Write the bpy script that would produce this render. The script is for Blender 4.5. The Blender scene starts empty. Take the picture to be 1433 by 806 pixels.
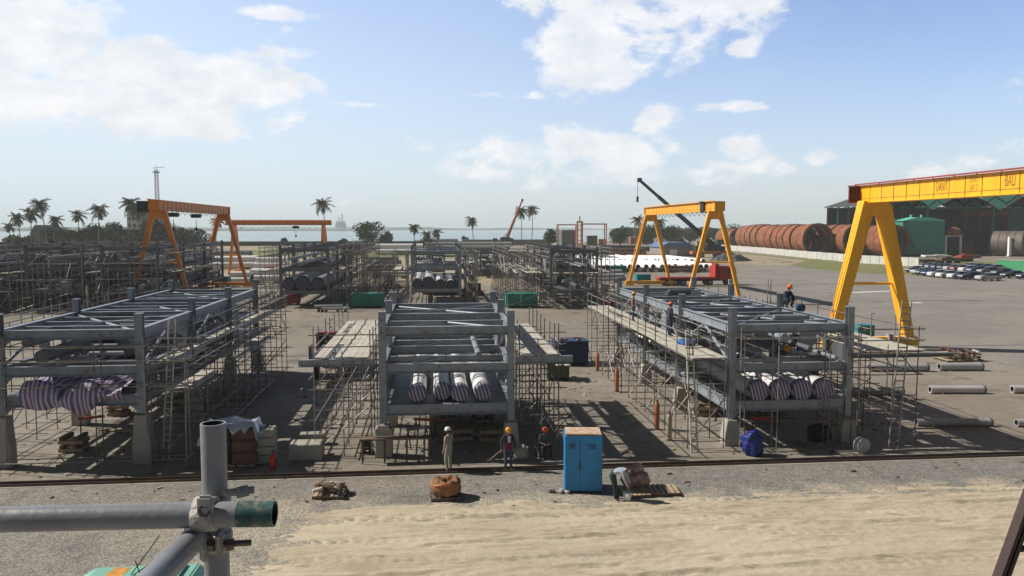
import bpy, bmesh, math, random
from mathutils import Vector, Matrix, Euler, noise
R = math.radians
rnd = random.Random(7)
sc = bpy.context.scene
COL = sc.collection

# ------------------------------------------------------------------ camera
CAMZ = 9.6; FPX = 1110.0; YAW = R(5.66); PITCH = R(4.33)
cd = bpy.data.cameras.new('camera'); cam = bpy.data.objects.new('camera', cd); COL.objects.link(cam)
cd.lens = FPX / 1433 * 36; cd.sensor_width = 36; cd.clip_start = 0.05; cd.clip_end = 30000
cam.location = (0, 0, CAMZ); cam.rotation_euler = (R(90) - PITCH, 0, -YAW)
sc.camera = cam
FW = Vector((math.sin(YAW) * math.cos(PITCH), math.cos(YAW) * math.cos(PITCH), -math.sin(PITCH)))
RT = Vector((math.cos(YAW), -math.sin(YAW), 0)); UP = RT.cross(FW)
CP = Vector((0, 0, CAMZ))
def ray(px, py): return FW + RT * ((px - 716.5) / FPX) + UP * ((403 - py) / FPX)
def G(px, py, z=0.0):                       # place on a level seen at a photo pixel
    d = ray(px, py); return CP + d * ((z - CAMZ) / d.z)
def D(px, py, depth): return CP + ray(px, py) * depth
def atY(px, py, Y):
    d = ray(px, py); return CP + d * (Y / d.y)

# ------------------------------------------------------------------ sun and sky
HAZE_D = 2.2e-4
SUN_EL = 40.0
LD = Vector((0.96 * math.cos(R(SUN_EL)), -0.28 * math.cos(R(SUN_EL)), -math.sin(R(SUN_EL))))
sd = bpy.data.lights.new('sun', 'SUN'); so = bpy.data.objects.new('sun', sd); COL.objects.link(so)
sd.energy = 5.0; sd.angle = R(0.5); sd.color = (1.0, 0.93, 0.82)
so.rotation_euler = LD.to_track_quat('-Z', 'Y').to_euler()
so.location = (-60, 40, 60)
w = bpy.data.worlds.new('World'); sc.world = w; w.use_nodes = True
nt = w.node_tree; N = nt.nodes; LK = nt.links
bg = N['Background']; bg.inputs['Strength'].default_value = 0.1
sky = N.new('ShaderNodeTexSky'); sky.sky_type = 'NISHITA'; sky.sun_disc = False
sky.sun_elevation = R(SUN_EL); sky.sun_rotation = R(-73.7)
sky.air_density = 1.0; sky.dust_density = 1.2; sky.ozone_density = 1.6; sky.altitude = 0
tc = N.new('ShaderNodeTexCoord'); sep = N.new('ShaderNodeSeparateXYZ'); LK.new(tc.outputs['Generated'], sep.inputs[0])
def mth(op, a, b=None, c=None, clamp=False):
    n = N.new('ShaderNodeMath'); n.operation = op; n.use_clamp = clamp
    for i, v in enumerate((a, b, c)):
        if v is None: continue
        if hasattr(v, 'is_output'): LK.new(v, n.inputs[i])
        else: n.inputs[i].default_value = v
    return n.outputs[0]
az = mth('ARCTAN2', sep.outputs[0], sep.outputs[1])
el = mth('ARCSINE', sep.outputs[2])
comb = N.new('ShaderNodeCombineXYZ'); LK.new(az, comb.inputs[0]); LK.new(mth('MULTIPLY', el, 1.7), comb.inputs[1])
def wn(scale, detail, rough, off=(0, 0, 0), dist=0.0):
    mp = N.new('ShaderNodeMapping'); mp.inputs['Location'].default_value = off; LK.new(comb.outputs[0], mp.inputs[0])
    n = N.new('ShaderNodeTexNoise'); n.inputs['Scale'].default_value = scale; n.inputs['Detail'].default_value = detail
    n.inputs['Roughness'].default_value = rough; n.inputs['Distortion'].default_value = dist
    LK.new(mp.outputs[0], n.inputs['Vector']); return n.outputs['Fac']
def azel(px, py):
    d = ray(px, py).normalized(); return math.atan2(d.x, d.y), math.asin(d.z)
# cloud banks: (px, py, half width, half height, weight)
BL = [(40, 70, 150, 55, 1.1), (200, 95, 130, 45, 1.1), (320, 115, 110, 42, 1.1), (30, 165, 130, 26, .72), (150, 145, 260, 40, .95), (70, 20, 110, 40, .95),
      (880, 45, 135, 62, 1.1), (830, 100, 70, 36, 1.0), (975, 15, 120, 40, 1.0), (1035, 68, 26, 18, .75), (770, 5, 80, 26, .85), (740, 25, 30, 14, .6),
      (735, 212, 85, 28, 1.0), (790, 200, 60, 26, 1.0), (870, 222, 48, 28, .98), (925, 170, 32, 30, .85), (955, 210, 30, 14, .8), (1040, 208, 38, 22, .85), (1080, 230, 44, 16, .85), (690, 240, 90, 18, .6), (820, 250, 120, 16, .65), (1000, 238, 120, 20, .6),
      (1148, 219, 30, 15, .9), (1290, 240, 40, 14, .7), (1355, 228, 40, 14, .65), (1420, 205, 30, 12, .6), (1020, 150, 60, 9, .55), (700, 133, 60, 7, .7),
      (540, 147, 60, 6, .62), (400, 18, 70, 10, .6), (405, 73, 40, 9, .62), (580, 203, 26, 10, .5), (1000, 250, 60, 12, .6), (360, 148, 30, 12, .7), (650, 203, 30, 7, .6)]
acc = None
for (px, py, hx, hy, wt) in BL:
    a0, e0 = azel(px, py); a1, _ = azel(px + hx, py); _, e1 = azel(px, py - hy)
    u = mth('MULTIPLY', mth('SUBTRACT', az, a0), 1 / (a1 - a0)); v = mth('MULTIPLY', mth('SUBTRACT', el, e0), 1 / (e1 - e0))
    r2 = mth('ADD', mth('MULTIPLY', u, u), mth('MULTIPLY', v, v))
    b = mth('MULTIPLY', mth('SUBTRACT', 1.0, mth('MULTIPLY', r2, .5)), wt)
    acc = b if acc is None else mth('SMOOTH_MAX', acc, b, .12)
acc = mth('MAXIMUM', acc, 0.0)
n1 = wn(9.0, 9, .58, dist=.25); n2 = wn(3.2, 5, .55, (3, 5, 1)); n3 = wn(16, 7, .6, (-.035, .055, 2)); n4 = wn(30, 8, .62, (2, 1, 4), .4)
dens = mth('ADD', mth('MULTIPLY', acc, .62), mth('ADD', mth('ADD', mth('MULTIPLY', mth('SUBTRACT', n1, .5), 1.6), mth('MULTIPLY', mth('SUBTRACT', n4, .5), .75)), mth('MULTIPLY', mth('SUBTRACT', n2, .5), .45)))
mr = N.new('ShaderNodeMapRange'); mr.interpolation_type = 'SMOOTHSTEP'; LK.new(dens, mr.inputs[0])
mr.inputs[1].default_value = .22; mr.inputs[2].default_value = .56
# thin high veil over everything, thicker toward the horizon and the sun's side
veil = mth('MULTIPLY', wn(2.4, 6, .6, (1, 2, 3)), .30)
hor = mth('MULTIPLY', mth('POWER', mth('SUBTRACT', 1.0, mth('MAXIMUM', mth('MULTIPLY', el, 2.0), 0.0), clamp=True), 2.0), .62)
west = mth('MULTIPLY', mth('MULTIPLY', az, -1.0), .55)
veil = mth('ADD', mth('ADD', veil, hor), west, clamp=True)
cloudlit = N.new('ShaderNodeMix'); cloudlit.data_type = 'RGBA'
cr = N.new('ShaderNodeMapRange'); LK.new(mth('ADD', n3, mth('MULTIPLY', mth('SUBTRACT', dens, .5), -.25)), cr.inputs[0]); cr.inputs[1].default_value = .30; cr.inputs[2].default_value = .62
LK.new(cr.outputs[0], cloudlit.inputs['Factor'])
cloudlit.inputs['A'].default_value = (7.3, 7.7, 8.3, 1); cloudlit.inputs['B'].default_value = (9.3, 9.3, 9.4, 1)
skm = N.new('ShaderNodeMix'); skm.data_type = 'RGBA'; skm.blend_type = 'MIX'
skt = N.new('ShaderNodeMix'); skt.data_type = 'RGBA'; skt.blend_type = 'MULTIPLY'; skt.inputs['Factor'].default_value = 1; LK.new(sky.outputs[0], skt.inputs['A']); skt.inputs['B'].default_value = (1.52, 1.52, 1.75, 1)
LK.new(veil, skm.inputs['Factor']); LK.new(skt.outputs['Result'], skm.inputs['A']); skm.inputs['B'].default_value = (6.7, 7.7, 8.5, 1)
fin = N.new('ShaderNodeMix'); fin.data_type = 'RGBA'
LK.new(mth('MULTIPLY', mr.outputs[0], .93), fin.inputs['Factor']); LK.new(skm.outputs['Result'], fin.inputs['A']); LK.new(cloudlit.outputs['Result'], fin.inputs['B'])
def smr(x, a, b, lo, hi):
    r = N.new('ShaderNodeMapRange'); r.interpolation_type = 'SMOOTHSTEP'; LK.new(x, r.inputs[0]); r.inputs[1].default_value = a; r.inputs[2].default_value = b; r.inputs[3].default_value = lo; r.inputs[4].default_value = hi; return r.outputs[0]
dim = mth('MULTIPLY', smr(el, .36, .75, 1.0, .13), smr(mth('ABSOLUTE', az), .85, 1.7, 1.0, .24))
fm = N.new('ShaderNodeMix'); fm.data_type = 'RGBA'; fm.blend_type = 'MULTIPLY'; fm.inputs['Factor'].default_value = 1; LK.new(fin.outputs['Result'], fm.inputs['A']); LK.new(dim, fm.inputs['B'])
LK.new(fm.outputs['Result'], bg.inputs['Color'])
sc.view_settings.view_transform = 'Standard'; sc.view_settings.look = 'None'
sc.view_settings.exposure = 0.12; sc.view_settings.gamma = 1.0
sc.render.engine = 'CYCLES'
sc.cycles.volume_bounces = 2; sc.cycles.max_bounces = 6; sc.cycles.transparent_max_bounces = 8

# ------------------------------------------------------------------ materials
MATS = {}
def mat(name, col, rough=.6, metal=0.0, var=.18, scale=1.5, bump=0.0, bscale=20, col2=None, fac=(.45, .7), spec=.4, streak=None):
    if name in MATS: return MATS[name]
    m = bpy.data.materials.new(name); m.use_nodes = True; t = m.node_tree; n = t.nodes; l = t.links
    b = n['Principled BSDF']; b.inputs['Roughness'].default_value = rough; b.inputs['Metallic'].default_value = metal
    b.inputs['Specular IOR Level'].default_value = spec
    g = n.new('ShaderNodeNewGeometry')
    vec = g.outputs['Position']
    if streak:
        mp = n.new('ShaderNodeMapping'); mp.inputs['Scale'].default_value = streak; l.new(vec, mp.inputs[0]); vec = mp.outputs[0]
    nz = n.new('ShaderNodeTexNoise'); nz.inputs['Scale'].default_value = scale; nz.inputs['Detail'].default_value = 7; nz.inputs['Roughness'].default_value = .62
    l.new(vec, nz.inputs['Vector'])
    rp = n.new('ShaderNodeMapRange'); l.new(nz.outputs['Fac'], rp.inputs[0]); rp.inputs[1].default_value = .3; rp.inputs[2].default_value = .7
    rp.inputs[3].default_value = 1 - var; rp.inputs[4].default_value = 1 + var
    mx = n.new('ShaderNodeMix'); mx.data_type = 'RGBA'; mx.blend_type = 'MULTIPLY'; mx.inputs['Factor'].default_value = 1
    mx.inputs['A'].default_value = (*col, 1); l.new(rp.outputs[0], mx.inputs['B'])
    out = mx.outputs['Result']
    if col2:
        n2 = n.new('ShaderNodeTexNoise'); n2.inputs['Scale'].default_value = scale * 2.7; n2.inputs['Detail'].default_value = 8; n2.inputs['Roughness'].default_value = .7
        l.new(g.outputs['Position'], n2.inputs['Vector'])
        r2 = n.new('ShaderNodeMapRange'); l.new(n2.outputs['Fac'], r2.inputs[0]); r2.inputs[1].default_value = fac[0]; r2.inputs[2].default_value = fac[1]
        m2 = n.new('ShaderNodeMix'); m2.data_type = 'RGBA'; l.new(r2.outputs[0], m2.inputs['Factor']); l.new(out, m2.inputs['A']); m2.inputs['B'].default_value = (*col2, 1)
        out = m2.outputs['Result']
    l.new(out, b.inputs['Base Color'])
    if bump:
        nb = n.new('ShaderNodeTexNoise'); nb.inputs['Scale'].default_value = bscale; nb.inputs['Detail'].default_value = 6; l.new(g.outputs['Position'], nb.inputs['Vector'])
        bp = n.new('ShaderNodeBump'); bp.inputs['Strength'].default_value = bump; bp.inputs['Distance'].default_value = .05; l.new(nb.outputs['Fac'], bp.inputs['Height']); l.new(bp.outputs[0], b.inputs['Normal'])
    MATS[name] = m; return m
def stripes(name, c1, c2, freq, axis=(1, 0, 0), rough=.6, duty=.5):
    m = bpy.data.materials.new(name); m.use_nodes = True; t = m.node_tree; n = t.nodes; l = t.links
    b = n['Principled BSDF']; b.inputs['Roughness'].default_value = rough
    tcn = n.new('ShaderNodeTexCoord'); v = n.new('ShaderNodeVectorMath'); v.operation = 'DOT_PRODUCT'; l.new(tcn.outputs['Object'], v.inputs[0]); v.inputs[1].default_value = axis
    nz = n.new('ShaderNodeTexNoise'); nz.inputs['Scale'].default_value = 1.3; l.new(tcn.outputs['Object'], nz.inputs['Vector'])
    a = n.new('ShaderNodeMath'); a.operation = 'MULTIPLY_ADD'; l.new(nz.outputs['Fac'], a.inputs[0]); a.inputs[1].default_value = .12; l.new(v.outputs['Value'], a.inputs[2])
    s = n.new('ShaderNodeMath'); s.operation = 'MULTIPLY'; l.new(a.outputs[0], s.inputs[0]); s.inputs[1].default_value = freq
    f = n.new('ShaderNodeMath'); f.operation = 'FRACT'; l.new(s.outputs[0], f.inputs[0])
    g = n.new('ShaderNodeMath'); g.operation = 'GREATER_THAN'; l.new(f.outputs[0], g.inputs[0]); g.inputs[1].default_value = duty
    x = n.new('ShaderNodeMix'); x.data_type = 'RGBA'; l.new(g.outputs[0], x.inputs['Factor']); x.inputs['A'].default_value = (*c1, 1); x.inputs['B'].default_value = (*c2, 1)
    l.new(x.outputs['Result'], b.inputs['Base Color']); MATS[name] = m; return m

STEEL = mat('painted_steel', (.25, .282, .325), .36, .0, .20, 1.6, col2=(.17, .12, .09), fac=(.565, .64))
STEEL_D = mat('painted_steel_weathered', (.14, .15, .17), .5, .0, .25, 1.2, col2=(.16, .12, .10), fac=(.55, .75))
GALV = mat('scaffold_galvanised', (.30, .295, .285), .45, .4, .25, 2.5, col2=(.16, .12, .095), fac=(.5, .75))
RUSTT = mat('scaffold_rusty', (.145, .118, .10), .7, .2, .3, 3, col2=(.22, .20, .185), fac=(.5, .7))
PLANK = mat('deck_planks', (.50, .47, .41), .8, 0, .2, 1.8, col2=(.38, .33, .27), fac=(.5, .75))
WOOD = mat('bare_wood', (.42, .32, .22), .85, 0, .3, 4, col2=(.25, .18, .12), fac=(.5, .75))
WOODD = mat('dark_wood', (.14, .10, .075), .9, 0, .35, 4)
CONC = mat('cast_concrete', (.38, .36, .32), .9, 0, .14, 1.3, bump=.3, bscale=9, col2=(.30, .28, .25), fac=(.52, .75))
WHITEP = mat('white_pipe_coating', (.78, .79, .80), .38, 0, .06, 1.0, col2=(.60, .59, .56), fac=(.58, .8))
GREYP = mat('grey_pipe_coating', (.36, .37, .39), .5, 0, .12, 1.0, col2=(.27, .25, .23), fac=(.55, .8))
PIPED = mat('dark_pipe', (.13, .135, .15), .5, .2, .2, 1.0, col2=(.15, .09, .06), fac=(.55, .8))
ORANGE = mat('orange_crane_paint', (.80, .265, .035), .48, 0, .16, .7, col2=(.40, .15, .06), fac=(.58, .72), streak=(2.5, 2.5, .35))
YELLOW = mat('yellow_crane_paint', (.93, .47, .016), .42, 0, .12, .7, col2=(.50, .27, .06), fac=(.60, .74), streak=(2.5, 2.5, .35))
YEL2 = mat('amber_crane_paint', (.86, .40, .022), .48, 0, .16, .7, col2=(.46, .22, .06), fac=(.58, .72), streak=(2.5, 2.5, .35))
DARK = mat('dark_metal', (.035, .036, .04), .6, .2, .3, 2)
BLACKR = mat('black_rubber', (.02, .02, .022), .8)
REDM = mat('red_oxide', (.34, .045, .03), .6, 0, .2, 1.5, col2=(.18, .05, .035), fac=(.5, .8))
RUST = mat('rusted_plate', (.30, .105, .045), .85, .0, .34, .35, col2=(.10, .045, .03), fac=(.42, .68), bump=.3, bscale=3)
RUSTD = mat('rusted_plate_dark', (.16, .09, .065), .85, 0, .3, .5, col2=(.10, .06, .045), fac=(.45, .72))
TEAL = mat('teal_paint', (.015, .22, .165), .5, 0, .14, .8, col2=(.03, .13, .10), fac=(.58, .8))
TURQ = mat('turquoise_paint', (.01, .22, .28), .5, 0, .14, .8)
NAVY = mat('navy_paint', (.012, .035, .095), .5, 0, .2, .9)
CYANB = mat('cabinet_blue', (.014, .215, .50), .45, 0, .14, 1.2, bump=.25, bscale=2.2, col2=(.10, .13, .15), fac=(.58, .74))
LGREEN = mat('pale_green_paint', (.22, .50, .40), .5, 0, .14, .8)
SHEDG = mat('green_cladding', (.035, .24, .17), .5, 0, .12, .2)
SHEDL = mat('light_green_sheet', (.14, .56, .43), .5, 0, .10, .2)
ROOFD = mat('dark_roofing', (.06, .065, .07), .7, 0, .2, .3)
BLUET = mat('blue_tarpaulin', (.014, .025, .19), .5, 0, .3, 4)
BLUEC = mat('blue_sheet', (.03, .11, .34), .5, 0, .2, 2)
WHITE = mat('white_sheet', (.78, .79, .80), .55, 0, .08, 1)
BROWNB = mat('brown_sacking', (.30, .15, .07), .9, 0, .4, 6, bump=.5, bscale=12, col2=(.13, .08, .05), fac=(.45, .65))
PINKB = mat('pinkish_bags', (.42, .28, .24), .85, 0, .3, 5, col2=(.28, .2, .19), fac=(.5, .7))
RED = mat('signal_red', (.55, .02, .02), .4, 0, .1, 2)
ORUST = mat('orange_cylinder_paint', (.38, .13, .06), .55, 0, .2, 3)
TANC = mat('tan_cylinder_paint', (.36, .30, .22), .55, 0, .2, 3)
LEAF = mat('leaf_green', (.055, .085, .030), .8, 0, .45, .35, spec=.2)
LEAFD = mat('leaf_dark', (.030, .052, .022), .8, 0, .45, .35, spec=.2)
LEAFP = mat('palm_leaf', (.055, .072, .030), .7, 0, .4, .3, spec=.3)
BARK = mat('bark', (.16, .135, .11), .9, 0, .25, 2)
GLASSD = mat('dark_glass', (.02, .025, .03), .12, 0, .05, 1, spec=.6)
WALLW = mat('white_render', (.80, .80, .78), .8, 0, .12, .3)
ROOFB = mat('blue_grey_roof', (.13, .16, .21), .6, 0, .15, .3)
HAZYLAND = mat('distant_land', (.05, .065, .06), .9, 0, .3, .004)
STRIPE = stripes('striped_tarp', (.50, .42, .52), (.14, .11, .25), 5.6, (1, .0, 0), .6, .5)
STRIPE2 = stripes('striped_cap', (.38, .36, .43), (.095, .08, .17), 7.0, (.95, 0, .3), .6, .4)
BOARD = mat('board_top', (.50, .30, .18), .8, 0, .2, 2, col2=(.62, .55, .46), fac=(.45, .6))

# ------------------------------------------------------------------ builders
def new(name, me, parent=None, M=None):
    o = bpy.data.objects.new(name, me); COL.objects.link(o)
    if parent is not None: o.parent = parent
    if M is not None: o.matrix_basis = M
    return o
LABELS = {}
def L(o, label, cat, group=None, kind=None):
    o['label'] = label; o['category'] = cat
    if group: o['group'] = group
    if kind: o['kind'] = kind
    LABELS.setdefault(label, []).append(o.name); return o
def thing(name, label, cat, loc=(0, 0, 0), rz=0.0, group=None):
    o = bpy.data.objects.new(name, None); COL.objects.link(o); o.empty_display_size = .3
    o.location = loc; o.rotation_euler = (0, 0, rz); return L(o, label, cat, group)
class MB:
    def __init__(s): s.v = []; s.f = []; s.m = []; s.mats = []; s.sm = []
    def mi(s, m):
        if m not in s.mats: s.mats.append(m)
        return s.mats.index(m)
    def add(s, vs, fs, m, smooth=False):
        b = len(s.v); s.v += [tuple(v) for v in vs]; k = s.mi(m)
        for f in fs: s.f.append([b + i for i in f]); s.m.append(k); s.sm.append(smooth)
    def box(s, c, d, m, M=None):
        x, y, z = d[0] / 2, d[1] / 2, d[2] / 2; c = Vector(c)
        vs = [Vector((i * x, j * y, k * z)) for i in (-1, 1) for j in (-1, 1) for k in (-1, 1)]
        vs = [(M @ v if M else v) + c for v in vs]
        s.add(vs, [(0, 1, 3, 2), (4, 6, 7, 5), (0, 4, 5, 1), (2, 3, 7, 6), (0, 2, 6, 4), (1, 5, 7, 3)], m)
    def tube(s, pts, rad, m, n=8, cap=True, smooth=True):
        pts = [Vector(p) for p in pts]; rs = rad if isinstance(rad, (list, tuple)) else [rad] * len(pts)
        vs = []; 
        d0 = (pts[1] - pts[0]).normalized(); a = d0.orthogonal().normalized()
        for i, p in enumerate(pts):
            d = (pts[min(i + 1, len(pts) - 1)] - pts[max(i - 1, 0)]).normalized()
            a = (a - d * a.dot(d)).normalized(); b2 = d.cross(a)
            for k in range(n):
                t = 2 * math.pi * k / n; vs.append(p + (a * math.cos(t) + b2 * math.sin(t)) * rs[i])
        fs = [(i * n + k, i * n + (k + 1) % n, (i + 1) * n + (k + 1) % n, (i + 1) * n + k) for i in range(len(pts) - 1) for k in range(n)]
        s.add(vs, fs, m, smooth)
        if cap: s.add(vs[:n], [tuple(range(n - 1, -1, -1))], m); s.add(vs[-n:], [tuple(range(n))], m)
    def lathe(s, prof, m, n=24, M=None, smooth=True, open_=False):
        vs = []
        for (r, z) in prof:
            for k in range(n):
                t = 2 * math.pi * k / n; p = Vector((r * math.cos(t), r * math.sin(t), z)); vs.append(M @ p if M else p)
        fs = [(i * n + k, i * n + (k + 1) % n, (i + 1) * n + (k + 1) % n, (i + 1) * n + k) for i in range(len(prof) - 1) for k in range(n)]
        s.add(vs, fs, m, smooth)
    def prism(s, poly, y0, y1, m):      # poly in xz extruded over y
        n = len(poly); vs = [(x, y0, z) for x, z in poly] + [(x, y1, z) for x, z in poly]
        fs = [tuple(range(n)), tuple(range(2 * n - 1, n - 1, -1))] + [(i, i + n, (i + 1) % n + n, (i + 1) % n) for i in range(n)]
        s.add(vs, fs, m)
    def mesh(s, name):
        me = bpy.data.meshes.new(name); me.from_pydata(s.v, [], s.f)
        for m in s.mats: me.materials.append(m)
        me.polygons.foreach_set('material_index', s.m); me.polygons.foreach_set('use_smooth', s.sm)
        me.update(); return me
    def build(s, name, parent=None, M=None): return new(name, s.mesh(name), parent, M)
def bevel_mesh(me, w=.02, seg=1):
    bm = bmesh.new(); bm.from_mesh(me); bmesh.ops.recalc_face_normals(bm, faces=bm.faces)
    bmesh.ops.bevel(bm, geom=[e for e in bm.edges if e.is_manifold], offset=w, segments=seg, affect='EDGES'); bm.to_mesh(me); bm.free(); return me
CACHE = {}
def align(p0, p1):
    p0, p1 = Vector(p0), Vector(p1); d = p1 - p0; L_ = d.length; z = d / L_
    up = Vector((0, 0, 1)) if abs(z.z) < .98 else Vector((0, 1, 0))
    x = up.cross(z).normalized(); y = z.cross(x)
    return p0, Matrix((x, y, z)).transposed().to_4x4(), L_      # local z along beam, local y up
def tube(name, p0, p1, r, m, parent=None, n=8):
    k = ('t', m.name, n)
    if k not in CACHE:
        b = MB(); b.tube([(0, 0, 0), (0, 0, 1)], 1.0, m, n); CACHE[k] = b.mesh('round_tube')
    p, Rm, L_ = align(p0, p1)
    return new(name, CACHE[k], parent, Matrix.Translation(p) @ Rm @ Matrix.Diagonal((r, r, L_, 1)))
def ibeam(name, p0, p1, h, wd, m, parent=None, tf=None):
    k = ('i', m.name, round(h, 3), round(wd, 3))
    if k not in CACHE:
        tf = tf or max(.018, h * .06); tw = max(.012, h * .04); b = MB()
        a, c = wd / 2, h / 2
        pr = [(-a, -c), (a, -c), (a, -c + tf), (tw / 2, -c + tf), (tw / 2, c - tf), (a, c - tf), (a, c), (-a, c), (-a, c - tf), (-tw / 2, c - tf), (-tw / 2, -c + tf), (-a, -c + tf)]
        n_ = 12; vs = [(x, y, 0) for x, y in pr] + [(x, y, 1) for x, y in pr]
        b.add(vs, [tuple(range(n_ - 1, -1, -1)), tuple(range(n_, 2 * n_))] + [(i, (i + 1) % n_, (i + 1) % n_ + n_, i + n_) for i in range(n_)], m)
        CACHE[k] = b.mesh('i_beam')
    p, Rm, L_ = align(p0, p1)
    return new(name, CACHE[k], parent, Matrix.Translation(p) @ Rm @ Matrix.Diagonal((1, 1, L_, 1)))
def box(name, c, d, m, parent=None, rz=0.0, bev=None, rot=None):
    k = ('b', m.name, tuple(round(v, 3) for v in d), bev)
    if k not in CACHE:
        b = MB(); b.box((0, 0, 0), d, m); me = b.mesh('box_shape')
        if bev: bevel_mesh(me, bev)
        CACHE[k] = me
    E = Euler(rot).to_matrix().to_4x4() if rot else Matrix.Rotation(rz, 4, 'Z')
    return new(name, CACHE[k], parent, Matrix.Translation(Vector(c)) @ E)
def hollow(name, p0, p1, r, m, parent=None, wall=.12, n=20, inner=None):
    k = ('h', m.name, n, wall, inner.name if inner else '')
    if k not in CACHE:
        b = MB(); b.lathe([(1, 0), (1, 1)], m, n); b.lathe([(1, 1), (1 - wall, 1)], m, n, smooth=False); b.lathe([(1 - wall, 0), (1, 0)], m, n, smooth=False)
        b.lathe([(1 - wall, 1), (1 - wall, 0)], inner or m, n); CACHE[k] = b.mesh('open_pipe')
    p, Rm, L_ = align(p0, p1)
    return new(name, CACHE[k], parent, Matrix.Translation(p) @ Rm @ Matrix.Diagonal((r, r, L_, 1)))
def struct(name, b, kind='structure'):
    o = b.build(name); o['kind'] = kind; return o
# ------------------------------------------------------------------ ground
def nodes_mat(name):
    m = bpy.data.materials.new(name); m.use_nodes = True; return m, m.node_tree.nodes, m.node_tree.links
def gnoise(n, l, vec, scale, detail=8, rough=.6, sc3=None, dist=0):
    if sc3:
        mp = n.new('ShaderNodeMapping'); mp.inputs['Scale'].default_value = sc3; l.new(vec, mp.inputs[0]); vec = mp.outputs[0]
    z = n.new('ShaderNodeTexNoise'); z.inputs['Scale'].default_value = scale; z.inputs['Detail'].default_value = detail; z.inputs['Roughness'].default_value = rough; z.inputs['Distortion'].default_value = dist
    l.new(vec, z.inputs['Vector']); return z.outputs['Fac']
def ramp(n, l, fac, a, b, lo=0., hi=1.):
    r = n.new('ShaderNodeMapRange'); r.interpolation_type = 'SMOOTHSTEP'; l.new(fac, r.inputs[0]); r.inputs[1].default_value = a; r.inputs[2].default_value = b; r.inputs[3].default_value = lo; r.inputs[4].default_value = hi; return r.outputs[0]
def mixc(n, l, fac, A, B, mode='MIX'):
    x = n.new('ShaderNodeMix'); x.data_type = 'RGBA'; x.blend_type = mode
    for s, v in (('Factor', fac), ('A', A), ('B', B)):
        if hasattr(v, 'is_output'): l.new(v, x.inputs[s])
        elif s == 'Factor': x.inputs[s].default_value = v
        else: x.inputs[s].default_value = (*v, 1)
    return x.outputs['Result']
def ground_mat(name, base, light, dark, sand, sandy=(.55, .75), pebble=0.0, dusty=False):
    m, n, l = nodes_mat(name); b = n['Principled BSDF']; b.inputs['Roughness'].default_value = .88; b.inputs['Specular IOR Level'].default_value = .25
    g = n.new('ShaderNodeNewGeometry').outputs['Position']
    c = mixc(n, l, ramp(n, l, gnoise(n, l, g, .09, 6, .55), .40, .62), base, light)
    c = mixc(n, l, ramp(n, l, gnoise(n, l, g, .35, 8, .65, (1, 1.6, 1)), .52, .72), c, dark)
    c = mixc(n, l, ramp(n, l, gnoise(n, l, g, .06, 5, .6, (.5, 2.2, 1)), *sandy), c, sand)
    c = mixc(n, l, ramp(n, l, gnoise(n, l, g, 2.2, 9, .75), .3, .7, 0, .34), c, (.05, .045, .04))
    c = mixc(n, l, ramp(n, l, gnoise(n, l, g, 1.1, 4, .5, (.12, 1.4, 1)), .58, .72, 0, .32), c, dark)
    # stains and joints with a shape of their own
    st = n.new('ShaderNodeTexVoronoi'); st.inputs['Scale'].default_value = .16; st.inputs['Randomness'].default_value = 1; l.new(g, st.inputs['Vector'])
    sn = n.new('ShaderNodeMath'); sn.operation = 'MULTIPLY_ADD'; l.new(gnoise(n, l, g, 1.2, 5, .6), sn.inputs[0]); sn.inputs[1].default_value = .35; l.new(st.outputs['Distance'], sn.inputs[2])
    c = mixc(n, l, ramp(n, l, sn.outputs[0], .26, .38, .45, 0), c, (.07, .06, .052))
    c = mixc(n, l, ramp(n, l, gnoise(n, l, g, .8, 5, .6, (1.5, .10, 1), 1.2), .58, .66, 0, .28), c, (.11, .10, .09))
    c = mixc(n, l, ramp(n, l, gnoise(n, l, g, .45, 5, .6, (.14, 2.0, 1), 2.0), .60, .68, 0, .30), c, (.42, .37, .30))
    h = gnoise(n, l, g, 6, 8, .7)
    if dusty:       # sand blown and tracked over the stones in front of the bank
        sx = n.new('ShaderNodeSeparateXYZ'); l.new(g, sx.inputs[0]); a_ = ramp(n, l, sx.outputs[1], 26.3, 29.6, .34, 0); b_ = n.new('ShaderNodeMath'); b_.operation = 'ADD'; l.new(a_, b_.inputs[0]); l.new(gnoise(n, l, g, .7, 9, .68), b_.inputs[1])
        xm = ramp(n, l, sx.outputs[0], -12, -4, .15, 1); mu = n.new('ShaderNodeMath'); mu.operation = 'MULTIPLY'; l.new(ramp(n, l, b_.outputs[0], .64, .88, 0, .75), mu.inputs[0]); l.new(xm, mu.inputs[1]); c = mixc(n, l, mu.outputs[0], c, (.55, .485, .375))
    if pebble:
        v = n.new('ShaderNodeTexVoronoi'); v.inputs['Scale'].default_value = pebble; l.new(g, v.inputs['Vector'])
        gr = ramp(n, l, v.outputs['Distance'], .1, .8, 1.0, .62); c = mixc(n, l, 1.0, c, gr, 'MULTIPLY')
        sp = n.new('ShaderNodeSeparateColor'); l.new(v.outputs['Color'], sp.inputs[0]); c = mixc(n, l, 1.0, c, ramp(n, l, sp.outputs[0], 0, 1, .72, 1.32), 'MULTIPLY')
        h = gr
    bp = n.new('ShaderNodeBump'); bp.inputs['Strength'].default_value = .5; bp.inputs['Distance'].default_value = .03; l.new(h, bp.inputs['Height']); l.new(bp.outputs[0], b.inputs['Normal'])
    l.new(c, b.inputs['Base Color']); MATS[name] = m; return m
YARD = ground_mat('yard_ground', (.275, .243, .203), (.33, .297, .255), (.165, .145, .12), (.42, .355, .27), (.60, .80))
ASPH = ground_mat('worn_asphalt', (.275, .255, .23), (.325, .30, .27), (.21, .195, .178), (.39, .34, .275), (.56, .8))
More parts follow.
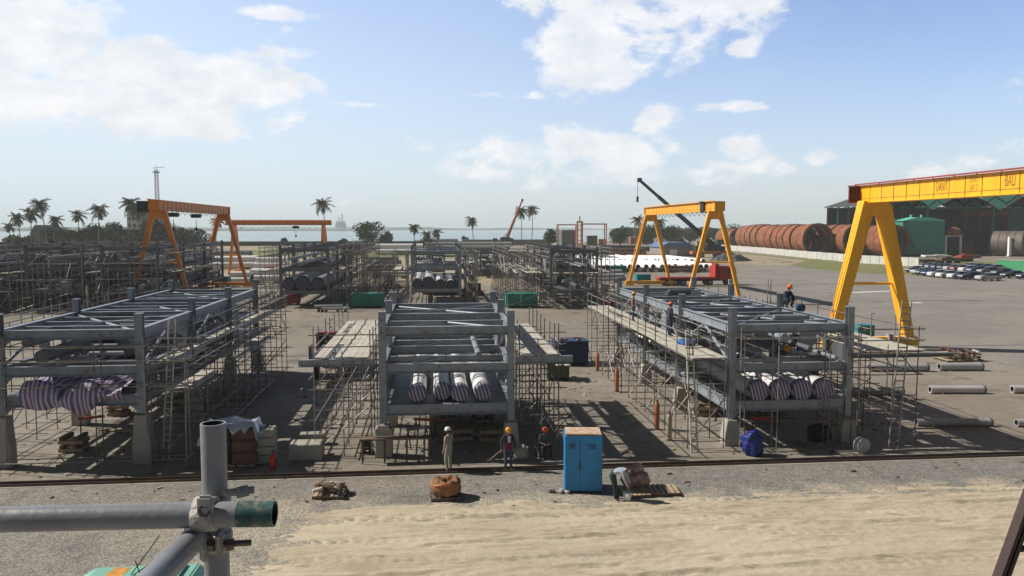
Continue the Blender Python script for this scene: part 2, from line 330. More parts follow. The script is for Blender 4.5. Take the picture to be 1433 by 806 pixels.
GRAV = ground_mat('gravel', (.305, .293, .273), (.345, .332, .31), (.24, .231, .215), (.42, .37, .295), (.50, .68), pebble=20, dusty=True)
FIELD = ground_mat('dry_field', (.40, .33, .23), (.46, .385, .28), (.30, .25, .17), (.34, .32, .17), (.5, .7))
GRASSM = ground_mat('dry_grass', (.20, .22, .07), (.26, .25, .09), (.12, .15, .05), (.36, .32, .18), (.56, .78))
def sheet(name, pts, z, m, kind='structure', skirt=0):
    b = MB(); b.add([(x, y, z) for x, y in pts], [tuple(range(len(pts)))], m)
    o = b.build(name); o['kind'] = kind; return o
def rect(x0, y0, x1, y1): return [(x0, y0), (x1, y0), (x1, y1), (x0, y1)]
LAND = [(-700, -60), (900, -60), (1400, 1200), (900, 1500), (420, 1250), (300, 900), (150, 620), (70, 470), (-30, 452), (-200, 450), (-420, 440), (-700, 430)]
sheet('ground', LAND, 0, YARD)
b = MB(); n_ = len(LAND)
b.add([(x, y, -.004) for x, y in LAND] + [(x, y, -3) for x, y in LAND], [(i, (i + 1) % n_, (i + 1) % n_ + n_, i + n_) for i in range(n_)], CONC); struct('shoreline', b)
# the sea
m, n, l = nodes_mat('sea_water'); bs = n['Principled BSDF']; bs.inputs['Base Color'].default_value = (.10, .21, .22, 1); bs.inputs['Roughness'].default_value = .22; bs.inputs['Specular IOR Level'].default_value = .3
g = n.new('ShaderNodeNewGeometry').outputs['Position']
l.new(mixc(n, l, ramp(n, l, gnoise(n, l, g, .004, 5, .6, (.4, 2, 1)), .4, .65), (.20, .28, .285), (.25, .32, .32)), bs.inputs['Base Color'])
bp = n.new('ShaderNodeBump'); bp.inputs['Strength'].default_value = .6; bp.inputs['Distance'].default_value = .5; l.new(gnoise(n, l, g, .15, 6, .7, (.5, 1.5, 1)), bp.inputs['Height']); l.new(bp.outputs[0], bs.inputs['Normal'])
SEA = m
sheet('sea', rect(-6500, -700, 6500, 7500), -1.6, SEA)
# zones
p = [G(1020, 376), G(1270, 378), G(1433, 384), G(1500, 396)]
sheet('asphalt_apron', [(40, 62), (44, 120), (52, 150), (78, 196), (112, 172), (92, 140), (92, 120), (140, 150), (190, 130), (190, 30), (40, 30)], .004, ASPH)
b = MB()
sheet('parking_lot', [(90, 118), (94, 140), (114, 178), (150, 190), (190, 150), (190, 130), (140, 148)], .008, ASPH)
sheet('sandy_ground', [(-60, 168), (-32, 150), (-6, 135), (8, 132), (30, 150), (26, 235), (-10, 250), (-120, 250), (-230, 230), (-140, 190)], .004, FIELD)
sheet('sandy_ground', [(56, 245), (75, 205), (118, 180), (118, 215), (112, 300), (118, 420), (60, 430), (45, 330)], .004, FIELD)
sheet('dry_field', [(-230, 255), (30, 258), (28, 330), (20, 448), (-420, 438), (-420, 300)], .004, FIELD)
sheet('grass_field', [(-52, 262), (-22, 262), (22, 285), (24, 330), (10, 400), (-70, 400), (-80, 320)], .008, GRASSM)
sheet('grass_verge', [(118, 178), (119.6, 205), (117.6, 250), (119, 330), (116.5, 330), (112, 250), (107, 205), (108, 180)], .010, GRASSM)
sheet('grass_verge', [(127, 178), (150, 176), (180, 205), (150, 214), (127, 208)], .010, GRASSM)
sheet('gravel_strip', rect(-80, -10, 90, 30.25), .004, GRAV)
sheet('rail_foundation', rect(-80, 30.35, 90, 31.25), .012, mat('rail_concrete', (.34, .315, .275), .9, 0, .2, .8, bump=.3, col2=(.22, .2, .175), fac=(.5, .7)))
# crane rails
RAILM = mat('rail_steel', (.10, .07, .055), .55, .5, .3, 2)
def crane_rail(Y, x0, x1, label, low=False):
    b = MB(); 
    if low: b.box(((x0 + x1) / 2, Y, .012), (x1 - x0, .09, .022), RAILM); L(b.build('crane_rail'), label, 'rail', 'gantry crane rails'); return
    for (wd, z0, z1) in ((.15, .016, .035), (.03, .035, .11), (.075, .11, .15)): b.box(((x0 + x1) / 2, Y, (z0 + z1) / 2), (x1 - x0, wd, z1 - z0 - .001), RAILM)
    L(b.build('crane_rail'), label, 'rail', 'gantry crane rails')
crane_rail(30.75, -80, 90, 'long dark steel rail along the front edge of the gravel, nearest the camera')
crane_rail(60.2, -60, 70, 'steel rail behind the near modules, under the nearest yellow leg frame', True)
crane_rail(101.5, -75, -8, 'steel rail under the front feet of the orange gantry', True)
crane_rail(98.5, 6, 75, 'steel rail under the front feet of the yellow gantry by the red truck', True)
crane_rail(131.8, -75, -8, 'steel rail under the back feet of the orange gantry', True)
crane_rail(128.8, 6, 75, 'steel rail under the back feet of the yellow gantry by the red truck', True)
b = MB(); b.box((5, 30.55, .05), (160, .06, .085), RAILM); L(b.build('rail_guard_strip'), 'thin steel guard strip just in front of the nearest rail', 'strip')

# ---- sand heap spread over the gravel: a real low relief
m, n, l = nodes_mat('sand'); bs = n['Principled BSDF']; bs.inputs['Roughness'].default_value = .92; bs.inputs['Specular IOR Level'].default_value = .15
g = n.new('ShaderNodeNewGeometry').outputs['Position']
c = mixc(n, l, ramp(n, l, gnoise(n, l, g, .5, 7, .6, (.35, 1.4, 1)), .38, .65), (.60, .52, .40), (.51, .44, .335))
c = mixc(n, l, ramp(n, l, gnoise(n, l, g, .8, 9, .74, (.30, 1.3, 1), 1.4), .48, .62, 0, .55), c, (.36, .29, .205))
c = mixc(n, l, ramp(n, l, gnoise(n, l, g, 1.4, 9, .78, (.22, 1.7, 1), 1.0), .55, .635, 0, .70), c, (.25, .195, .14))
c = mixc(n, l, ramp(n, l, gnoise(n, l, g, 11, 7, .85), .42, .62, 0, .25), c, (.25, .2, .14))
l.new(c, bs.inputs['Base Color'])
bp = n.new('ShaderNodeBump'); bp.inputs['Strength'].default_value = 1.0; bp.inputs['Distance'].default_value = .035; l.new(gnoise(n, l, g, 7, 9, .75, (.8, 1.2, 1)), bp.inputs['Height']); l.new(bp.outputs[0], bs.inputs['Normal'])
SAND = m
edge = [(G(x, y).x, G(x, y).y) for x, y in [(330, 800), (385, 762), (372, 748), (430, 712), (520, 702), (700, 699), (800, 698), (890, 699), (960, 690), (1050, 688), (1160, 683), (1300, 680), (1433, 676), (1560, 672)]]
left = [(G(x, y).x, G(x, y).y) for x, y in [(318, 860), (330, 800), (372, 765), (385, 748), (412, 724), (440, 708)]]
def lerp_tab(tab, v, k=0):
    o = 1 - k; t = sorted(tab, key=lambda q: q[k])
    if v <= t[0][k]: return t[0][o]
    for q0, q1 in zip(t, t[1:]):
        if v <= q1[k]: return q0[o] + (q1[o] - q0[o]) * (v - q0[k]) / max(1e-6, q1[k] - q0[k])
    return t[-1][o]
top = [e for e in edge if e[1] > 26.0]
NX, NY = 640, 300; X0, X1, Y0, Y1 = -9.5, 34, 11, 31
vs = []; fs = []
RUTS = [(25.7, .3, .03, 3), (22.6, .4, .04, 5), (23.8, .2, .03, 21), (21.2, .3, .05, 17), (26.2, .6, .05, 10), (25.1, .9, .045, 14), (24.3, .3, .05, 9), (23.2, .5, .05, 13), (21.9, .2, .06, 11), (20.6, .6, .05, 12)]
for j in range(NY):
    y = Y0 + (Y1 - Y0) * j / (NY - 1)
    xl = lerp_tab(left, y, 1)
    for i in range(NX):
        x = X0 + (X1 - X0) * i / (NX - 1)
        d = min(lerp_tab(top, x) - y, (x - xl) * .8)
        d += (noise.fractal(Vector((x * .5, y * .9, 1)), 1, 2, 5)) * .45
        h = -.03 + .078 * max(0, min(1, (d + .55) / 2.2)) + .014 * noise.fractal(Vector((x * 1.2, y * 2.2, 7)), .8, 2, 5)
        if d < -.7: h = -.05
        if h > -.02:
            h += noise.fractal(Vector((x * .3, y * .7, 3)), 1, 2, 5) * .012 * min(1, max(0, d))
            for ry, sl, dp, ph in RUTS:
                yy = y - (ry + .5 * math.sin(x * .11 + ph) + sl * .03 * x + .10 * noise.noise(Vector((x * 1.3, ph, 0)))); a = noise.noise(Vector((x * .18, ph, 0))) + .45 * noise.noise(Vector((x * 1.9, ph, 5)))
                if abs(yy) < .5 and a > -.2: h += dp * .85 * min(1, (a + .2) * 2.5) * (math.exp(-((yy - .17) / .08) ** 2) - 1.1 * math.exp(-((yy) / .10) ** 2)) * min(1, max(0, d))
            if d > .5:
                for ty, am, fq, ph in ((26.0, .7, .10, 0), (24.9, .8, .08, 2), (22.9, .6, .12, 4), (27.4, 1.6, .07, 1.2)):
                    for off in (0, 1.7):
                        q = y - (ty - off + am * math.sin(x * fq + ph)); vis = min(1, max(0, noise.noise(Vector((x * .15, ty, off))) * 3 + .7))
                        if abs(q) < .34: h += vis * ((-.022 + .010 * math.sin((x + abs(q)) * 15)) if abs(q) < .2 else .012 * (1 - abs(abs(q) - .27) / .07))
            h += .006 * noise.noise(Vector((x * 3, y * 4, 9)))
        vs.append((x, y, h))
for j in range(NY - 1):
    for i in range(NX - 1):
        a = j * NX + i
        if max(vs[a][2], vs[a + 1][2], vs[a + NX][2], vs[a + NX + 1][2]) > 0: fs.append((a, a + 1, a + NX + 1, a + NX))
b = MB(); b.add(vs, fs, SAND, True); struct('sand_bank', b)

b = MB()
for (x, y, w_, sl) in [(1160, 742, 30, 0), (1175, 762, 5, 24), (1195, 758, 5, 26), (1228, 750, 5, 24), (1245, 748, 5, 22)]: pass
sheet('grass_verge', [(q.x, q.y) for q in (G(1105, 371), G(1160, 379), G(1282, 386), G(1290, 381), G(1206, 371.5), G(1130, 364.5))], .012, GRASSM)
sheet('painted_line', [(q.x, q.y) for q in (G(1193, 410.2), G(1245, 408.2), G(1245, 406.8), G(1193, 408.6))], .012, mat('road_paint', (.62, .60, .56), .7, 0, .3, 3))
sheet('painted_line', [(q.x, q.y) for q in (G(1270, 424.4), G(1290, 424.2), G(1290, 422.8), G(1270, 423.2))], .012, MATS['road_paint'])
# ---- distance: far shore, ships, sea wall
def ridge(name, pts, hs, th, m, base=-1.6):
    b = MB(); n0 = len(pts); v = []
    for (x, y), h in zip(pts, hs): v += [(x, y, base), (x, y, h), (x * (1 + th), y * (1 + th), base)]
    f = []
    for i in range(n0 - 1): f += [(i * 3, i * 3 + 3, i * 3 + 4, i * 3 + 1), (i * 3 + 1, i * 3 + 4, i * 3 + 5, i * 3 + 2)]
    b.add(v, f, m, True); struct(name, b)
pts = []; hs = []
for i in range(260):
    a = R(-48 + 76 * i / 259); r_ = 4300 + 300 * math.sin(i * .07); pts.append((r_ * math.sin(a), r_ * math.cos(a)))
    px = 606 + 1110 * math.tan(a); base = 13 if a < 0 else 9
    hs.append(max(1, base + 7 * noise.noise(Vector((i * .09, 0, 0))) + 4 * noise.noise(Vector((i * .7, 3, 0)))))
ridge('far_shore', pts, hs, .12, HAZYLAND)
pts = [(-3800, 2300), (-3000, 2550), (-2000, 2800), (-1300, 2900), (-700, 2960), (-300, 2990)]; ridge('sandbank_shore', pts, [7, 8, 6, 5, 3, 1], .03, HAZYLAND)
wallm = mat('sea_wall_dark', (.06, .06, .058), .9, 0, .3, .1)
b = MB(); b.box((-180, 438, 1.2), (440, 1.2, 2.4), wallm); L(b.build('sea_wall'), 'long low dark sea wall between the dry field and the water', 'wall')
# offshore rig and ships
def rig(px, w_px, top_px, Y, label, kind):
    s = atY(px, 319, Y); k = Y / 1110.0; W_ = w_px * k; H_ = (319 - top_px) * k + CAMZ
    m_ = mat('distant_steel', (.10, .115, .125), .7, 0, .2, .01)
    t = thing('offshore_rig' if kind == 'rig' else 'cargo_ship', label, 'rig' if kind == 'rig' else 'ship', (s.x, Y, -1.6))
    b = MB(); b.prism([(-W_ / 2, 2), (W_ / 2, 2), (W_ / 2 * 1.06, 2 + H_ * .2), (-W_ / 2 * 1.06, 2 + H_ * .2)] if kind != 'rig' else [(-W_ / 2, H_ * .25), (W_ / 2, H_ * .25), (W_ / 2, H_ * .45), (-W_ / 2, H_ * .45)], -14, 14, m_); b.build('hull' if kind != 'rig' else 'deck', t)
    if kind == 'rig':
        for i, x in enumerate((-.4, -.12, .15, .4)):
            b = MB(); b.box((W_ * x, 0, H_ * (.35 + .12 * (i % 3))), (W_ * .09, 8, H_ * (.7 + .24 * (i % 3))), m_); b.build('tower', t)
        b = MB(); b.box((0, 0, H_ * .55), (W_ * .6, 20, H_ * .2), m_); b.build('cabin_block', t)
    else:
        b = MB(); b.box((-W_ * .38, 0, 2 + H_ * .45), (W_ * .14, 16, H_ * .5), m_); b.build('bridge_block', t)
rig(477, 14, 303, 3300, 'hazy offshore rig with tall towers on the horizon', 'rig')
rig(527, 62, 315, 3500, 'long low hazy ship on the horizon right of the rig', 'ship')
rig(352, 34, 316, 3500, 'faint short ship on the horizon behind the far orange gantry beam', 'ship')

# ---- trees
def palm_mesh(seed, H, cr):
    r_ = random.Random(seed); tb = MB(); lean = r_.uniform(-.07, .07); pts = []; rs = []
    for i in range(9):
        t = i / 8; pts.append((lean * H * t * t * 1.6, .02 * H * math.sin(t * 3 + seed), H * t)); rs.append(.24 * (1 - .42 * t) + (.14 if i == 0 else 0))
    tb.tube(pts, rs, BARK, 8); topp = Vector(pts[-1]); cb = MB()
    nf = 25
    for k in range(nf):
        a = 2 * math.pi * (k * .382) + r_.uniform(-.2, .2); el_ = R(82 - 128 * (k / nf) ** 1.1) + r_.uniform(-.12, .12); Lf = cr * r_.uniform(.62, 1.18) * (1 if k > 3 else .75)
        d = Vector((math.cos(a), math.sin(a), 0)); p = topp.copy(); e = el_; segs = 9; rach = [p.copy()]
        for s in range(segs):
            p = p + (d * math.cos(e) + Vector((0, 0, math.sin(e)))) * (Lf / segs); e -= R(6 + 5 * r_.random()); rach.append(p.copy())
        side = d.cross(Vector((0, 0, 1)))
        cb.tube(rach, [.05 * (1 - i / 11) for i in range(segs + 1)], LEAFP, 3, cap=False)
        for s in range(1, segs + 1):
            for hf in (0, .5):
                q = rach[s - 1].lerp(rach[s], hf); t = (s - 1 + hf) / segs; ln = cr * .26 * math.sin(math.pi * min(1, .18 + t * .8)) ** .7
                fwd = (rach[s] - rach[s - 1]).normalized()
                for sg in (-1, 1):
                    dr = r_.uniform(.25, .75); tip = q + side * sg * ln * .8 + fwd * ln * .45 - Vector((0, 0, 1)) * ln * dr
                    wv = fwd * .15; cb.add([q - wv, q + wv, tip + wv * .3, tip - wv * .3], [(0, 1, 2, 3)], LEAFP)
    return tb.mesh('palm_trunk'), cb.mesh('palm_crown')
PALMS = {}
def palm(px, ytop, ybase, label, seed, Ydist=None):
    g0 = G(px, ybase); s = (ybase - 319) / CAMZ; H = (ybase - ytop) / s
    cr = max(3.8, min(5.6, H * .27))
    tm, cm = palm_mesh(seed, H - cr * .55, cr)
    t = thing('palm_tree', label, 'palm tree', (g0.x, g0.y, 0), rnd.uniform(0, 6), 'palm trees along the shore')
    new('trunk', tm, t); new('crown', cm, t)
for i, (px, yt, yb, lb) in enumerate([
    (15, 311, 348, 'short thin palm at the far left edge'), (30, 297, 350, 'leaning palm, second from the left edge'), (44, 290, 352, 'palm with a ragged crown, third from the left edge'),
    (66, 277, 352, 'tallest palm of the left clump, its crown above all the others'), (76, 300, 351, 'lower palm just right of the tallest one in the left clump'),
    (111, 294, 349, 'slender palm standing alone between the left clump and the hedge'), (139, 284, 352, 'palm rising behind the dark rounded trees'), (181, 275, 352, 'tall palm in front of the white block'),
    (200, 283, 350, 'palm close to the mast, right of the white block'), (457, 277, 349, 'tall solitary palm right of the far orange gantry'), (580, 312, 349, 'short palm left of the pair near the quay'),
    (598, 322, 347, 'smallest of the palms above the middle rear module'), (612, 320, 346, 'small palm right of the smallest one above the middle rear module'), (662, 303, 346, 'solitary palm right of the middle rear module'),
    (730, 288, 343, 'thin leaning palm beside the red boom'), (744, 286, 343, 'thin palm right of the one beside the red boom'),
    (889, 301, 346, 'palm behind the left leg of the right-hand yellow gantry'), (923, 305, 346, 'palm between the legs of the right-hand yellow gantry'), (302, 303, 350, 'palm half hidden behind the front orange gantry')]):
    palm(px, yt, yb, lb, 11 + i * 7)

def crown_mesh(seed, rx, ry, rz, n_leaf, leaf, m1, m2, lumps=9, low=False):
    r_ = random.Random(seed); b = MB(); cs = []
    for i in range(lumps):
        a = r_.uniform(0, 6.28); q = r_.random() ** .6; z = r_.uniform(-.55, .75) if not low else r_.uniform(-.7, .3)
        cs.append((Vector((math.cos(a) * q * rx * .62, math.sin(a) * q * ry * .62, z * rz * .62)), r_.uniform(.30, .52)))
    for i in range(n_leaf):
        c, k = cs[i % lumps]; d = Vector((r_.gauss(0, 1), r_.gauss(0, 1), r_.gauss(0, 1))).normalized() * (r_.random() ** .33)
        p = c + Vector((d.x * rx * k, d.y * ry * k, d.z * rz * k)); nrm = Vector((r_.gauss(0, 1), r_.gauss(0, 1), r_.gauss(.5, 1))).normalized()
        u = nrm.orthogonal().normalized(); v = nrm.cross(u); s = leaf * r_.uniform(.5, 1.2)
        b.add([p - u * s, p - v * s * .6, p + u * s, p + v * s * .6], [(0, 1, 2, 3)], m1 if (i % lumps) % 3 else m2)
    return b.mesh('crown')
def bush(px, ytop, ybase, wpx, label, cat='tree', seed=0, depth=.7, leafm=None, group='trees and bushes on the shore'):
    g0 = G(px, ybase); s = (ybase - 319) / CAMZ; H = (ybase - ytop) / s; W_ = wpx / s
    t = thing('broadleaf_tree' if cat == 'tree' else 'bush', label, cat, (g0.x, g0.y, 0), 0, group)
    m1, m2 = (leafm or (LEAF, LEAFD))
    nl = int(min(5200, 900 + W_ * H * 9)); cm = crown_mesh(seed, W_ / 2 * 1.25, W_ / 2 * depth, H * .55 * 1.2, nl, .62 if H > 5 else .4, m1, m2, 12)
    new('crown', cm, t, Matrix.Translation((0, 0, H * .55)))
    b = MB()
    for k in range(3):
        a = k * 2.1 + seed; b.tube([(0, 0, 0), (math.cos(a) * W_ * .05, math.sin(a) * W_ * .05, H * .3), (math.cos(a) * W_ * .18, math.sin(a) * W_ * .18, H * .62)], [.28, .2, .08], BARK, 6)
    b.build('trunk', t)
BS = [(84, 318, 350, 44, 'dark bushy tree below the left palm clump'), (107, 322, 351, 40, 'low dark tree left of the slender lone palm'), (128, 318, 350, 36, 'thin grey-green tree with a visible fork beside the lone palm'),
      (147, 312, 349, 50, 'tall dark rounded tree left of the white block'), (171, 318, 350, 44, 'mid green tree in front of the white block base'), (192, 324, 350, 46, 'dense dark tree right of the white block base'),
      (216, 311, 350, 60, 'large green tree behind the front orange gantry'), (244, 320, 349, 50, 'dense tree seen between the front orange legs'), (270, 320, 348, 52, 'wide dark tree at the right end of the hedge'), (105, 338, 356, 40, 'low dark shrub in front of the hedge'),
      (25, 330, 350, 40, 'low scrub by the far left palms'), (516, 312, 345, 42, 'broad dark tree standing alone on the green field'), (540, 325, 345, 18, 'small bush touching the broad lone tree'), (398, 333, 343, 8, 'tiny bush below the far orange beam'),
      (480, 334, 345, 14, 'small shrub left of the broad lone tree'), (592, 334, 348, 30, 'bush behind the middle rear module'), (652, 331, 341, 10, 'tiny shrub beside the solitary palm'), (770, 322, 346, 18, 'round bush left of the distant red frames'),
      (868, 318, 344, 34, 'green tree left of the right-hand yellow gantry'), (905, 316, 343, 36, 'green tree behind the right-hand yellow legs'), (935, 315, 344, 34, 'dense tree right of the palm between the yellow legs'),
      (965, 320, 341, 40, 'tree seen behind the black boom'), (1000, 322, 340, 40, 'tree left of the rust rings'), (1025, 316, 338, 46, 'tree rising behind the smallest rust rings'), (1048, 317, 338, 40, 'tree behind the second rust ring group'),
      (1175, 312, 336, 44, 'distant tree just left of the shed roof')]
for i, (px, yt, yb, wp, lb) in enumerate(BS):
    bush(px, yt, yb, wp, lb, 'bush' if (yb - yt) < 16 else 'tree', 100 + i * 3, leafm=(LEAF, LEAFD) if i % 2 else (LEAFD, LEAF))
b = MB(); r_ = random.Random(5)
for i in range(15000):
    px = r_.choice([r_.uniform(860, 1200), r_.uniform(990, 1300), r_.uniform(1000, 1230)]); g0 = G(px, r_.uniform(328, 333))
    if g0.y > 1200: continue
    z = r_.random() ** .8 * (8 + 5 * noise.noise(Vector((px * .03, 0, 0)))); s = r_.uniform(.8, 2.0)
    b.add([(g0.x - s, g0.y, z), (g0.x, g0.y + s, z - .5), (g0.x + s, g0.y, z + .3), (g0.x, g0.y - s * .3, z + s)], [(0, 1, 2, 3)], LEAF if i % 2 else LEAFD)
o = b.build('distant_woodland'); L(o, 'low green woodland along the horizon on the right', 'woodland', kind='stuff')

# ---- far buildings, mast
def px_box(name, label, cat, x0, x1, ytop, ybase, depth, m, roof=None, roofh=0, group=None, windows=None):
    g0 = G(x0, ybase); s = 1110.0 / (G((x0 + x1) / 2, ybase).dot(Vector((math.sin(YAW), math.cos(YAW), 0)))); g1 = g0 + Vector(((x1 - x0) / s, 0, 0)); H = (ybase - ytop) / s
    W_ = (x1 - x0) / s
    t = thing(name, label, cat, ((g0.x + g1.x) / 2, g0.y + depth / 2, 0), 0, group)
    box('wall', (0, 0, H / 2), (W_, depth, H), m, t)
    if roof:
        b = MB(); b.prism([(-W_ / 2 - .5, H), (W_ / 2 + .5, H), (W_ / 2 * .6, H + roofh), (-W_ / 2 * .6, H + roofh)], -depth / 2 - .5, depth / 2 + .5, roof); b.build('roof', t)
    if windows:
        nx, nz, wm = windows
        for i in range(nx):
            for k in range(nz):
                box('window', (-W_ / 2 + W_ * (i + .5) / nx, -depth / 2 - .04, H * (k + .55) / nz), (W_ / nx * .42, .1, H / nz * .36), wm, t)
    return t, W_, H
t, W_, H = px_box('apartment_block', 'white multi-storey block with square windows among the palms', 'building', 179, 199, 293, 348, 14, WALLW, windows=(3, 6, GLASSD))
t2, W2, H2 = px_box('apartment_block', 'darker block half hidden by the orange gantry cab', 'building', 200, 222, 296, 348, 14, mat('grey_render', (.30, .30, .31), .8, 0, .2, .3), windows=(3, 6, GLASSD))
box('water_tank', (-W_ * .2, 0, H + .8), (2.5, 2.5, 1.6), DARK, t)
px_box('house', 'house with a blue-grey hipped roof behind the left palms', 'house', 44, 75, 328, 349, 9, mat('grey_house_wall', (.18, .18, .19), .8), roof=ROOFB, roofh=4.2)
g0 = G(213.5, 350); s = (350 - 319) / CAMZ; H = (350 - 236) / s
t = thing('radio_mast', 'slender lattice radio mast above the white block', 'mast', (g0.x, g0.y + 8, 0))
LATT = mat('mast_paint', (.42, .36, .36), .6, 0, .2, .3)
for dx, dy in ((-.9, -.9), (.9, -.9), (.9, .9), (-.9, .9)): tube('leg', (dx, dy, 0), (dx * .6, dy * .6, H), .12, LATT, t, 5)
b = MB(); nseg = 26
for i in range(nseg):
    z0, z1 = H * i / nseg, H * (i + 1) / nseg; a0 = .9 - .36 * i / nseg; a1 = .9 - .36 * (i + 1) / nseg
    for (p, q) in (((-a0, -a0, z0), (a1, -a1, z1)), ((a0, a0, z0), (-a1, a1, z1)), ((-a0, a0, z0), (-a1, -a1, z1)), ((a0, -a0, z0), (a1, a1, z1)), ((-a0, -a0, z0), (a0, -a0, z0)), ((a0, a0, z0), (-a0, a0, z0))): b.tube([p, q], .06, LATT, 4)
b.build('lattice', t)
box('platform', (0, 0, H - 1.2), (2.6, 2.6, .3), DARK, t); tube('antenna', (-1.5, 0, H + .6), (3.6, 0, H + 1.1), .1, DARK, t, 5); tube('antenna', (0, 0, H), (0, 0, H + 2.2), .07, DARK, t, 5)
# ------------------------------------------------------------------ gantry cranes
def taper_box(b, p0, p1, a0, a1, m, ydir=None):       # square section a0 -> a1, (wx, wy)
    p0, p1 = Vector(p0), Vector(p1); z = (p1 - p0).normalized(); y = Vector((0, 1, 0)); y = (y - z * y.dot(z)).normalized(); x = y.cross(z)
    vs = [p + x * sx * a[0] / 2 + y * sy * a[1] / 2 for p, a in ((p0, a0), (p1, a1)) for sx, sy in ((-1, -1), (1, -1), (1, 1), (-1, 1))]
    b.add(vs, [(3, 2, 1, 0), (4, 5, 6, 7)] + [(i, (i + 1) % 4, (i + 1) % 4 + 4, i + 4) for i in range(4)], m)
def gantry(label, X, Ya, Yb, H, m, spread=6.7, gd=1.35, rot=0, loc=None, cab=None, rail_red=False, text=None, hoists=(), leg=.68, endcage=False, tie=True, one_end=False):
    span = Yb - Ya
    t = thing('gantry_crane', label, 'gantry crane', loc or (X, Ya, 0), rot, 'gantry cranes on the yard')
    zb = H - gd; hs = spread / 2
    for k, y in enumerate((0, span)):
        f = box('base_beam', (0, y, .62), (spread + 1.5, .55, .5), m, t, bev=.03)
        for sx in (-1, 1):
            b = MB(); b.box((sx * (hs + .1), y, .33), (1.5, .42, .40), m); b.build('bogie', t)
            for q in (-.42, .42):
                bb = MB(); bb.tube([(sx * (hs + .1) + q, y - .1, .36), (sx * (hs + .1) + q, y + .1, .36)], .21, DARK, 14); bb.build('wheel', t)
            b = MB(); taper_box(b, (sx * hs, y, .85), (sx * .62, y, zb - .02), (leg * .82, leg * .8), (leg * 1.12, leg * 1.05), m); b.build('leg', t)
        fr = .40 if rot == 0 else .5
        if tie: 
            zt = .85 + (zb - .85) * fr; xx = hs - (hs - .62) * fr; tube('tie_bar', (-xx, y, zt), (xx, y, zt), .11, m, t, 8)
        box('leg_head', (0, y, zb - .55), (1.9, leg * 1.15, 1.05), m, t, bev=.03)
    # girder with web panels
    ov = 1.6; gw = 1.0
    b = MB(); b.box((0, span / 2, zb + gd / 2), (gw, span + 2 * ov, gd), m)
    b.box((0, span / 2, zb + gd + .025), (gw + .3, span + 2 * ov, .045), m); b.box((0, span / 2, zb - .03), (gw + .3, span + 2 * ov, .055), m)
    b.build('girder', t)
    b = MB(); npn = int(span / 1.45)
    for i in range(npn + 1):
        y = -ov + .2 + (span + 2 * ov - .4) * i / npn
        for sx in (-1, 1): b.box((sx * (gw / 2 + .012), y, zb + gd / 2), (.026, .035, gd - .02), RUSTD)
    for sx in (-1, 1):
        b.box((sx * (gw / 2 + .012), span / 2, zb + gd * .22), (.02, span + 2 * ov - .1, .022), RUSTD)
    b.build('web_stiffener', t)
    for k, y in enumerate((-ov, span + ov)):
        box('end_plate', (0, y, zb + gd / 2), (gw + .34, .08, gd + .1), m, t)
    # walkway rail on top
    rm = REDM if rail_red else m
    b = MB(); b.box((-gw / 2 - .28, span / 2, zb + gd + .13), (.1, span + 2 * ov, .10), rm)
    for i in range(int(span / 2.2) + 1): b.box((-gw / 2 - .28, -ov + .5 + i * 2.2, zb + gd + .06), (.06, .06, .12), rm)
    b.build('cable_rail', t)
    # caged ladder up one leg, cable festoon and service panel
    lb_ = MB(); xa0, xb0 = -(hs) - .42, -.62 - .55
    for q in (-.22, .22): lb_.tube([(xa0, span + q, 1.0), (xb0, span + q, zb - .2)], .035, m, 5)
    for k in range(26):
        f_ = k / 25; lb_.tube([(xa0 + (xb0 - xa0) * f_, span - .22, 1.0 + (zb - 1.2) * f_), (xa0 + (xb0 - xa0) * f_, span + .22, 1.0 + (zb - 1.2) * f_)], .025, m, 4)
    lb_.build('access_ladder', t)
    fb = MB()
    for k in range(14):
        y0_ = 1 + (span - 2) * k / 14; y1_ = 1 + (span - 2) * (k + 1) / 14; fb.tube([(gw / 2 + .2, y0_, zb - .05), (gw / 2 + .2, (y0_ + y1_) / 2, zb - .55), (gw / 2 + .2, y1_, zb - .05)], .03, DARK, 4)
    fb.build('festoon_cable', t)
    box('control_panel', (hs * .62, -.42, 2.6), (.6, .25, .9), GREYP, t, bev=.02)
    for hy in hoists:
        h = box('hoist', (0, hy, zb - .5), (1.2, 1.2, .55), DARK, t, bev=.08); tube('hoist_rope', (0, hy, zb - 1.1), (0, hy, zb - 2.2), .04, DARK, t, 5); box('hook_block', (0, hy, zb - 2.35), (.3, .3, .45), DARK, t, bev=.05)
    if cab:
        cx, cy, cz, cw = cab
        c_ = box('operator_cab', (cx, cy, zb + cz), (cw, cw, cw * 1.05), DARK, t, bev=.04); box('cab_window', (cx, cy - cw / 2 - .01, zb + cz + .1), (cw * .7, .03, cw * .5), GLASSD, t)
        box('cab_roof', (cx, cy, zb + cz + cw * .56), (cw + .35, cw + .35, .08), DARK, t)
    if endcage:
        b = MB()
        y = span + ov
        for i in range(6): b.box((-gw / 2 - .9 + i * .2, y - .3, zb + gd * .5), (.05, .05, gd * 1.0), REDM)
        b.box((-gw / 2 - .45, y - .25, zb + gd * .5), (1.0, .03, gd * .95), DARK)
        b.box((-gw / 2 - .45, y - .3, zb + gd + .02), (1.2, .12, .08), REDM); b.box((-gw / 2 - .45, y - .3, zb), (1.2, .12, .08), REDM)
        b.build('end_cage', t)
